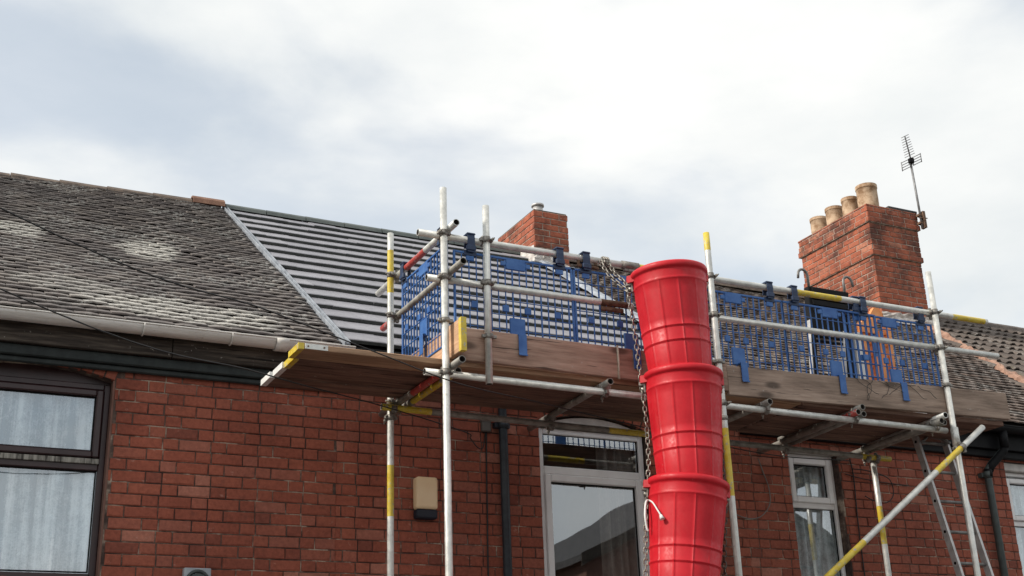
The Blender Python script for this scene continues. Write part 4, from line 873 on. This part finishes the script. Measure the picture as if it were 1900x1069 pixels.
# ------------------------------------------------------------------ debris chute
def chute(label, top, axis, rim, group):
    axis = Vector(axis).normalized(); root = empty('chute_section', top, label, 'debris chute', group); q = Vector((0, 0, 1)).rotation_difference(axis * -1).to_matrix().to_4x4()
    prof = [(.232, -.004), (.258, .004), (.268, -.002), (.2735, -.014), (.2735, -.030), (.268, -.042), (.2595, -.046), (.257, -.060), (.2555, -.105), (.2565, -.113), (.2605, -.120), (.2565, -.128), (.2525, -.136), (.2505, -.19)]
    for z in (-.30, -.40): prof += [(.2505 - .052 * (-z - .19) / .8, z)]
    for zc in (-.455, -.555): 
        rr = .2505 - .052 * (-zc - .19) / .8; prof += [(rr + .000, zc + .013), (rr + .006, zc + .006), (rr + .006, zc - .001), (rr - .003, zc - .007), (rr - .000, zc - .016)]
    for z in (-.70, -.85, -.985): prof.append((.2505 - .052 * (-z - .19) / .8, z))
    prof += [(.19, -.985), (.195, -.8), (.243, -.2), (.232, -.004)]
    mb = MB(); vs = []; AN = []
    for k in range(12):
        a0 = 2 * math.pi * (k + .28) / 12; AN += [(a0 - .013, 0), (a0 - .006, .8), (a0, 1), (a0 + .006, .8), (a0 + .013, 0)] + [(a0 + 2 * math.pi / 12 * q / 7, 0) for q in range(1, 7)]
    n = len(AN)
    for (r, z) in prof:
        for (a, sm_) in AN:
            rr = r + (0.0026 * sm_ if (z < -.13 and r > .198) else 0); vs.append(q @ Vector((math.cos(a) * rr, math.sin(a) * rr, z)))
    mb.add(vs, [(j*n + k, j*n + (k+1) % n, (j+1)*n + (k+1) % n, (j+1)*n + k) for j in range(len(prof) - 1) for k in range(n)], 0, True)
    o = mb.obj('body', 'chute', recalc=False); o.parent = root
    for th in (152, -8, 40):
        a = R(th); d = Vector((math.cos(a), math.sin(a), 0)); s_ = Vector((-d.y, d.x, 0)); lg = MB(); c = d * .262
        lg.hexa([q @ (c + d * x + s_ * y + Vector((0, 0, z))) for z in (-.062, -.012) for (x, y) in ((-.01, -.055), (.034, -.03), (.034, .03), (-.01, .055))]); lo_ = lg.obj('lug', 'chute'); lo_.parent = root
        bk = MB(); bk.hexa([q @ (c + d * x + s_ * y + Vector((0, 0, z))) for z in (-.125, -.05) for (x, y) in ((.0, -.02), (.010, -.02), (.010, .02), (.0, .02))]); bk.hexa([q @ (c + d * x + s_ * y + Vector((0, 0, z))) for z in (-.075, -.05) for (x, y) in ((.0, -.02), (.042, -.014), (.042, .014), (.0, .02))])
        p = q @ (c + Vector((0, 0, -.10))); bk.cyl(p, p + (q @ d) * .026, .016, 6); br_ = bk.obj('bracket', 'chain'); br_.parent = root
    return root
chute('topmost red chute section under the top guard rail', (4.705, -1.655, 4.735), (.045, .0, -1), .27, 'red debris chute sections')
chute('middle red chute section in front of the toe boards', (4.755, -1.655, 3.995), (-.02, .0, -1), .27, 'red debris chute sections')
chute('lowest red chute section with white tape tied at its rim', (4.725, -1.655, 3.245), (-.125, .03, -1), .27, 'red debris chute sections')
LINK = {}
def link_mesh(mat):
    if mat not in LINK:
        mb = MB(); n = 10; hl, hw, r = .0155, .0085, .0034; pts = []
        for k in range(n):
            a = 2 * math.pi * k / n; pts.append(Vector((math.cos(a) * hw, 0, math.sin(a) * hw + (hl - hw if math.sin(a) > .01 else (-(hl - hw) if math.sin(a) < -.01 else 0)))))
        vs = []
        for k in range(n):
            d = (pts[(k+1) % n] - pts[k-1]).normalized(); o_ = Vector((0, 1, 0)); s_ = d.cross(o_)
            for j in range(3): a = 2 * math.pi * j / 3; vs.append(pts[k] + (o_ * math.cos(a) + s_ * math.sin(a)) * r)
        mb.add(vs, [(k*3 + j, k*3 + (j+1) % 3, ((k+1) % n)*3 + (j+1) % 3, ((k+1) % n)*3 + j) for k in range(n) for j in range(3)], 0, True)
        o = mb.obj('link', mat); LINK[mat] = o.data; bpy.data.objects.remove(o)
    return LINK[mat]
def chain(label, pts, mat='chain', scale=1.0):
    P = smooth_pts(pts, 10); root = empty('chain', P[0], label, 'chain', 'chains holding up the chute'); pitch = .0245 * scale; acc = 0; k = 0; nxt = 0
    for a, b_ in zip(P, P[1:]):
        L = (b_ - a).length
        while nxt <= acc + L:
            p = a.lerp(b_, (nxt - acc) / L); d = (b_ - a).normalized(); qt = d.to_track_quat('Z', 'Y') @ Matrix.Rotation((math.pi / 2 if k % 2 else 0) + .5, 3, 'Z').to_quaternion()
            o = link('link', link_mesh(mat), root, p); o.rotation_mode = 'QUATERNION'; o.rotation_quaternion = qt; o.scale = (scale,) * 3; nxt += pitch; k += 1
        acc += L
    return root
chain('steel chain looped from the top rail, left strand of the pair', [(4.37, -1.31, 4.90), (4.385, -1.36, 4.80), (4.41, -1.44, 4.70), (4.452, -1.515, 4.61)], scale=1.5)
chain('steel chain hanging down the left side of the red chute', [(4.435, -1.31, 4.90), (4.44, -1.38, 4.79), (4.455, -1.50, 4.66), (4.462, -1.515, 4.50), (4.485, -1.52, 4.2), (4.50, -1.52, 3.95), (4.515, -1.525, 3.7), (4.512, -1.525, 3.4), (4.478, -1.52, 3.18), (4.452, -1.515, 2.9), (4.42, -1.51, 2.45)], scale=1.5)
chain('dark chain hanging down the right side of the red chute', [(5.12, -1.34, 4.86), (5.05, -1.54, 4.66), (5.055, -1.56, 4.3), (5.06, -1.58, 3.95), (5.055, -1.60, 3.5), (5.035, -1.62, 3.15), (4.99, -1.62, 2.8), (4.96, -1.62, 2.45)], 'chain_dark', scale=1.5)
# chain wrapped round rail
b_ = MB()
for k in range(3): b_.path([(4.40 + k * .018, YR - math.cos(a) * .034, ZT + math.sin(a) * .034) for a in [2 * math.pi * j / 14 for j in range(15)]], .007, 5)
tag(b_.obj('chain_wrap', 'chain', None, (4.41, YR, ZT)), 'turns of chain wrapped round the top guard rail above the chute', 'chain')
b_ = MB(); b_.bbox((4.18, YR - .02, ZT - .075), (4.36, YR + .01, ZT - .050), .006); b_.cyl((4.20, YR, ZT - .05), (4.20, YR, ZT - .02), .012, 8); b_.cyl((4.34, YR, ZT - .05), (4.34, YR, ZT - .02), .012, 8); tag(b_.obj('rail_hanger', 'rust', None, (4.25, YR, ZT)), 'rusty hanger plate hooked under the top rail beside the chain', 'hanger')
b_ = MB(); b_.bbox((4.36, YR - .012, ZM - .062), (4.55, YR + .012, ZM - .028), .006); tag(b_.obj('rail_hanger', 'rust', None, (4.45, YR, ZM)), 'rusty hanger plate under the middle rail beside the chute', 'hanger')
# white tape tied to the lowest section
tp = empty('tape', (4.46, -1.57, 3.10), 'knotted strip of white tape hanging from the chute bracket', 'tape')
b_ = MB(); b_.path(smooth_pts([(4.475, -1.56, 3.13), (4.44, -1.57, 3.12), (4.405, -1.60, 3.03), (4.41, -1.60, 2.95), (4.42, -1.60, 2.92)], 5), .0075, 6); b_.obj('tail', 'white_pl', tp, (4.44, -1.57, 3.1))
b_ = MB(); b_.path(smooth_pts([(4.470, -1.565, 3.13), (4.445, -1.64, 3.10), (4.435, -1.70, 3.045), (4.437, -1.735, 3.0)], 5), .0055, 6); b_.cyl((4.437, -1.732, 3.004), (4.439, -1.745, 2.975), .009, 8, r1=.017); b_.obj('knot_end', 'white_pl', tp, (4.48, -1.7, 3.08))
b_ = MB(); b_.path([(4.465, -1.306, 4.262), (4.466, -1.308, 4.15), (4.462, -1.308, 4.03)], .008, 6); b_.path([(4.465, -1.306, 4.268), (4.465, -1.26, 4.27)], .008, 6); tag(b_.obj('rope_tie', 'rope', None, (4.465, -1.3, 4.15)), 'cream rope tie round the reddish toe board', 'rope')

# ------------------------------------------------------------------ ladders and things on the platform
ld = empty('ladder', (7.92, -1.6, 0), 'aluminium ladder leaning up to the right end of the platform', 'ladder')
def lp(x, h): return Vector((x, -.715 - (4.02 - h) * .215, h))
ldx = Vector((0, 1, .215)).normalized()
for x in (7.755, 8.085):
    mb = MB(); a, c = lp(x, .0), lp(x, 4.02); w2 = .0125; dv = Vector((0, .032, .007))
    mb.hexa([a + Vector((-w2, 0, 0)) - dv, a + Vector((w2, 0, 0)) - dv, a + Vector((w2, 0, 0)) + dv, a + Vector((-w2, 0, 0)) + dv, c + Vector((-w2, 0, 0)) - dv, c + Vector((w2, 0, 0)) - dv, c + Vector((w2, 0, 0)) + dv, c + Vector((-w2, 0, 0)) + dv])
    st_ = mb.obj('stile', 'alu', ld, tuple(a))
    for k in range(15):
        z = .30 + k * .262; p = lp(x, z); pl = MB(); pl.cyl(p + Vector((-.0145, 0, 0)), p + Vector((.0145, 0, 0)), .013, 8); pl.obj('rung_end', 'black', st_, tuple(p))
for k in range(15):
    z = .30 + k * .262; p, q_ = lp(7.768, z), lp(8.072, z); mb = MB(); mb.cyl(p, q_, .014, 8); mb.obj('rung', 'rung', ld, tuple(p))
b_ = MB(); b_.path([lp(7.755, 3.96) + Vector((0, -.05, 0)), lp(7.80, 4.0) + Vector((0, -.05, -.02)), lp(7.9, 4.03), lp(8.06, 4.02), lp(8.085, 3.97) + Vector((0, -.05, 0))], .012, 6); b_.obj('lashing', 'rung', ld, tuple(lp(7.9, 4.0)))
# black roof ladder
rl = empty('roof_ladder', (6.85, -.72, 4.05), 'black hooked roof ladder standing on end behind the mesh', 'ladder')
lx = lambda z: (z - 4.05) * .10
def slab(p0, p1, wx, wy, mat, name, parent):
    mb = MB(); p0, p1 = Vector(p0), Vector(p1); mb.hexa([p0 + Vector((sx * wx, sy * wy, 0)) for sx, sy in ((-1, -1), (1, -1), (1, 1), (-1, 1))] + [p1 + Vector((sx * wx, sy * wy, 0)) for sx, sy in ((-1, -1), (1, -1), (1, 1), (-1, 1))]); return mb.obj(name, mat, parent, tuple(p0))
for x in (6.655, 7.045): slab((x, -.78, 4.052), (x + .11, -.74, 5.23), .022, .03, 'black', 'stile', rl)
for x in (6.62, 6.965): slab((x, -.79, 4.052), (x + .11, -.75, 4.98), .009, .02, 'alu', 'edge_trim', rl)
for k in range(4): z = 5.20 - k * .058; mb = MB(); mb.bbox((6.655 + lx(z), -.785, z - .024), (7.045 + lx(z), -.735, z + .026), .006); mb.obj('cross_board', 'black', rl, (6.85, -.75, z))
for z in (4.75, 4.45, 4.2): mb = MB(); mb.cyl((6.655 + lx(z), -.76, z), (7.045 + lx(z), -.76, z), .014, 8); mb.obj('rung', 'black', rl, (6.85, -.76, z))
b_ = MB(); b_.bbox((6.655 + .085, -.775, 4.78), (7.045 + .085, -.745, 4.995), .006); b_.obj('cross_board', 'black', rl, (6.9, -.76, 4.9))
for x, sg in ((6.765, -1), (7.155, 1)):
    b_ = MB(); b_.path([(x, -.75, 5.22), (x, -.75, 5.33)] + [(x + sg * (.05 - .05 * math.cos(a)), -.75, 5.33 + .055 * math.sin(a)) for a in [math.pi * j / 8 for j in range(1, 8)]] + [(x + sg * .105, -.75, 5.30)], .0115, 8); b_.obj('hook', 'rung', rl, (x, -.75, 5.22))
# orange folded steps
os_ = empty('step_ladder', (7.36, -.78, 4.05), 'folded orange fibreglass steps standing beside the black ladder', 'ladder')
slab((7.165, -.80, 4.052), (7.195, -.78, 4.86), .022, .03, 'white_pl', 'white_rail', os_)
for k, x in enumerate((7.225, 7.315, 7.395, 7.50)): slab((x, -.80, 4.052), (x + .045, -.78, (4.93, 4.86, 4.90, 4.98)[k]), (.026, .016, .016, .020)[k], .03, 'orange', 'rail', os_)
for k in range(8): z = 4.14 + k * .105; mb = MB(); mb.bbox((7.25 + (z - 4.05) * .05, -.79, z), (7.51 + (z - 4.05) * .05, -.765, z + .022), .003); mb.obj('tread', 'orange', os_, (7.4, -.78, z))
b_ = MB(); vs = []
pr = [(-.02, 0), (-.02, .07), (.04, .13), (.11, .13), (.15, .09), (.15, 0)]
b_.add([(7.225 + p[0], y, 4.86 + p[1]) for y in (-.83, -.76) for p in pr], [tuple(range(6)), tuple(range(6, 12))[::-1]] + [(k, (k+1) % 6, 6 + (k+1) % 6, 6 + k) for k in range(6)]); b_.obj('top_cap', 'orange', os_, (7.3, -.8, 4.9))
b_ = MB(); b_.add([(7.375 + p[0] * .8, y, 4.98 + p[1] * 1.0) for y in (-.81, -.77) for p in pr], [tuple(range(6)), tuple(range(6, 12))[::-1]] + [(k, (k+1) % 6, 6 + (k+1) % 6, 6 + k) for k in range(6)]); b_.obj('side_cap', 'orange', os_, (7.4, -.8, 5.0))
b_ = MB(); b_.bbox((7.345, -.815, 4.10), (7.375, -.805, 4.86), .003); b_.bbox((7.43, -.815, 4.10), (7.458, -.805, 4.90), .003); b_.obj('strap', 'blue', os_, (7.4, -.81, 4.5))
crumple('rubble_bag', 'crumpled white bag on the platform behind the right end of the mesh', 'bag', [(7.66, -.9, 4.05), (7.90, -.85, 4.05), (7.68, -.72, 4.42), (7.82, -.7, 4.40)], 'white_pl', 12, .03)
crumple('plastic_sheet', 'scrap of white sheet lying on the roof between the ladder and the orange steps', 'sheet', [(7.12, -.55, 4.92), (7.26, -.55, 4.93), (7.10, -.52, 5.08), (7.16, -.52, 5.10)], 'white_pl', 13, .02)

# ------------------------------------------------------------------ alarm box and other small things on the wall
al = empty('alarm_box', (3.52, 0, 3.22), 'cream burglar alarm box with dark blue base on the brick wall', 'alarm box')
def rounded(x0, x1, z0, z1, y0, y1, inset, r, n=5):
    mb = MB(); vs = []
    def outline(ins, y, rr):
        o = []
        for cx, cz, a0 in ((x1 - rr - ins, z1 - rr - ins, 0), (x0 + rr + ins, z1 - rr - ins, 90), (x0 + rr + ins, z0 + rr + ins, 180), (x1 - rr - ins, z0 + rr + ins, 270)):
            for k in range(n + 1): a = R(a0 + 90 * k / n); o.append((cx + math.cos(a) * rr, y, cz + math.sin(a) * rr))
        return o
    rings = [outline(0, y1, r), outline(0, y0 + .012, r), outline(inset * .5, y0 + .003, r), outline(inset, y0, r)]; m_ = len(rings[0]); vs = [p for q in rings for p in q]
    mb.add(vs, [(j*m_ + k, j*m_ + (k+1) % m_, (j+1)*m_ + (k+1) % m_, (j+1)*m_ + k) for j in range(3) for k in range(m_)], 0, True); mb.add(rings[3], [tuple(range(m_))]); return mb
rounded(3.440, 3.608, 3.296, 3.532, -.075, -.004, .022, .02).obj('cover', 'cream', al, (3.52, -.04, 3.3))
rounded(3.441, 3.607, 3.226, 3.2955, -.072, -.004, .014, .016).obj('strobe_lens', 'navy', al, (3.52, -.04, 3.23))
gb = empty('wall_light_box', (1.885, 0, 2.66), 'small grey metal box with dark curved cover low on the brick wall', 'box')
b_ = MB(); b_.bbox((1.797, -.06, 2.64), (1.975, -.003, 2.822), .006); b_.obj('housing', 'grey_box', gb, (1.88, -.03, 2.7))
b_ = MB(); b_.path([(1.886 + math.cos(R(a)) * .075, -.066, 2.715 + math.sin(R(a)) * .085) for a in range(20, 165, 12)], .012, 8); b_.cyl((1.886, -.062, 2.715), (1.886, -.085, 2.715), .068, 20); b_.obj('dark_cover', 'pipe_green', gb, (1.886, -.07, 2.71))
jb = empty('junction_box', (4.04, 0, 3.93), 'small brown cable junction box beside the black downpipe', 'box')
b_ = MB(); b_.bbox((4.00, -.035, 3.925), (4.075, -.003, 4.02), .006); b_.obj('case', 'render', jb, (4.04, -.02, 3.97))
b_ = MB(); b_.box((3.998, -.038, 4.0), (4.077, -.002, 4.012)); b_.obj('lid', 'render', jb, (4.04, -.02, 4.0))
def cable(name, label, pts, r, mat, n=8, cat='cable'):
    b_ = MB(); b_.path(smooth_pts(pts, n), r, 6); return tag(b_.obj(name, mat, None, pts[0]), label, cat)
cable('wall_cable', 'thin black cable running down the wall from the junction box', [(4.045, -.012, 3.93), (4.04, -.010, 3.7), (4.035, -.011, 3.3), (4.03, -.010, 2.8), (4.03, -.01, 1.0)], .006, 'wire_black')
cable('wall_cable', 'black cable running down the wall right of the narrow white window', [(7.64, -.012, 3.97), (7.655, -.012, 3.8), (7.64, -.01, 3.4), (7.635, -.012, 2.9), (7.63, -.01, 1.0)], .006, 'wire_black')
cable('wall_cable', 'thin grey cable looped loosely on the wall right of the chute', [(6.15, -.012, 3.62), (6.22, -.02, 3.47), (6.38, -.03, 3.385), (6.55, -.03, 3.39), (6.68, -.02, 3.50), (6.70, -.015, 3.64), (6.66, -.012, 3.78), (6.62, -.012, 3.9)], .005, 'wire_grey')
cable('wall_cable', 'black cable coiled beside the inner scaffold post', [(7.64, -.02, 3.88), (7.8, -.06, 3.86), (8.0, -.08, 3.80), (8.03, -.08, 3.66), (7.93, -.08, 3.58), (7.8, -.06, 3.60), (7.74, -.03, 3.64)], .005, 'wire_black')
cable('wall_cable', 'black cable crossing the wall just under the narrow window head', [(7.56, -.012, 3.83), (7.75, -.012, 3.80), (8.0, -.012, 3.78), (8.3, -.012, 3.77)], .004, 'wire_black')
# overhead telephone wires to a pole down the street
cable('overhead_wire', 'upper black telephone wire sweeping across the old grey roof', [(-9.0, -5.6, 6.9), (-4.2, -4.0, 5.35), (.30, -2.5, 4.126), (1.766, -2.0, 3.958), (2.52, -1.72, 3.878), (3.16, -1.45, 3.83), (3.875, -1.2, 3.835), (4.80, -.95, 3.812), (6.381, -.4, 3.839), (7.63, -.02, 3.95)], .0042, 'wire_black', 10, 'wire')
cable('overhead_wire', 'lower black telephone wire sloping under the white gutter to the wall', [(-9.0, -5.6, 6.7), (-4.2, -3.9, 5.0), (.37, -2.0, 3.899), (1.957, -1.2, 3.842), (2.895, -.7, 3.86), (3.80, -.12, 3.885), (3.9, -.03, 3.86), (3.96, -.02, 3.80), (4.01, -.015, 3.80), (4.04, -.012, 3.93)], .0042, 'wire_black', 10, 'wire')
tpz = empty('telegraph_pole', (-9, -5.6, -.1), 'wooden telegraph pole down the street carrying both wires', 'pole')
b_ = MB(); b_.cyl((-9, -5.6, -.12), (-9, -5.6, 7.4), .13, 14, r1=.09); b_.obj('shaft', 'fascia', tpz, (-9, -5.6, 0)); b_ = MB(); b_.bbox((-9.06, -6.1, 6.85), (-8.94, -5.1, 6.95), .01); b_.obj('cross_arm', 'fascia', tpz, (-9, -5.6, 6.9))
# loose tie wire on the greyed toe board
rnd = random.Random(21); tw = empty('tie_wire', (6.9, -1.31, 4.15), 'tangle of dark tie wire hanging over the greyed toe board', 'wire')
for k in range(9):
    x = 6.66 + k * .075 + rnd.uniform(-.04, .04); pts = [Vector((x, -1.262, 4.262))] ; pts.append(Vector((x, -1.308, 4.255))); a = rnd.uniform(-2.2, -.9); q_ = pts[-1].copy()
    for j in range(5):
        a += rnd.uniform(-.75, .75); st_ = rnd.uniform(.03, .075); q_ = q_ + Vector((math.cos(a) * st_, rnd.uniform(-.008, .002), math.sin(a) * st_ * .7)); q_.y = min(q_.y, -1.307); q_.z = min(4.25, max(4.02, q_.z)); pts.append(q_.copy())
    b_ = MB(); b_.path(smooth_pts(pts, 4), .0021, 4); b_.obj('strand', 'wire_black', tw, tuple(pts[0]))

# ------------------------------------------------------------------ houses across the street (seen only as reflections in the panes)
def opposite(x0, x1, label, apex):
    h_ = empty('gabled_house', (x0, -15, 0), label, 'house', 'houses across the street'); y1, y0 = -14.0, -18.5; ze = 5.35; xm = (x0 + x1) / 2
    mb = MB(); mb.add([(x0, y1, 0), (x1, y1, 0), (x1, y1, ze), (xm, y1, apex), (x0, y1, ze), (x0, y0, 0), (x1, y0, 0), (x1, y0, ze), (xm, y0, apex), (x0, y0, ze)], [(0, 1, 2, 3, 4), (9, 8, 7, 6, 5), (0, 4, 9, 5), (1, 6, 7, 2)]); mb.obj('wall', 'opp_brick', h_)
    for a, c in ((x0 - .25, xm), (x1 + .25, xm)):
        k = (apex - ze) / (xm - x0); zz = ze - .25 * k; mb = MB(); mb.hexa([(a, y0, zz), (c, y0, apex), (c, y1 + .2, apex), (a, y1 + .2, zz), (a, y0, zz + .14), (c, y0, apex + .14), (c, y1 + .2, apex + .14), (a, y1 + .2, zz + .14)]); mb.obj('roof_slope', 'slate', h_)
        mb = MB(); mb.hexa([(a, y1 + .2, zz - .12), (c, y1 + .2, apex - .12), (c, y1 + .24, apex - .12), (a, y1 + .24, zz - .12), (a, y1 + .2, zz + .16), (c, y1 + .2, apex + .16), (c, y1 + .24, apex + .16), (a, y1 + .24, zz + .16)]); mb.obj('bargeboard', 'fascia', h_)
    for x in (x0 + (x1 - x0) * .28, x0 + (x1 - x0) * .72):
        for z in (1.0, 3.4): mb = MB(); mb.bbox((x - .55, y1 - .02, z), (x + .55, y1 + .05, z + 1.3), .01); wn = mb.obj('window', 'upvc', h_, (x, y1, z)); mb = MB(); mb.box((x - .48, y1 + .051, z + .07), (x + .48, y1 + .056, z + 1.23)); mb.obj('pane', 'navy', wn, (x, y1, z))
    mb = MB(); mb.bbox((xm - .45, y1, 0), (xm + .45, y1 + .05, 2.05), .01); mb.obj('door', 'brown', h_, (xm, y1, 0))
opposite(13.15, 20.6, 'gabled brown brick house across the street, right of the gap', 7.35)
opposite(-13.5, -5.5, 'gabled brown brick house across the street, left of the gap', 7.7)
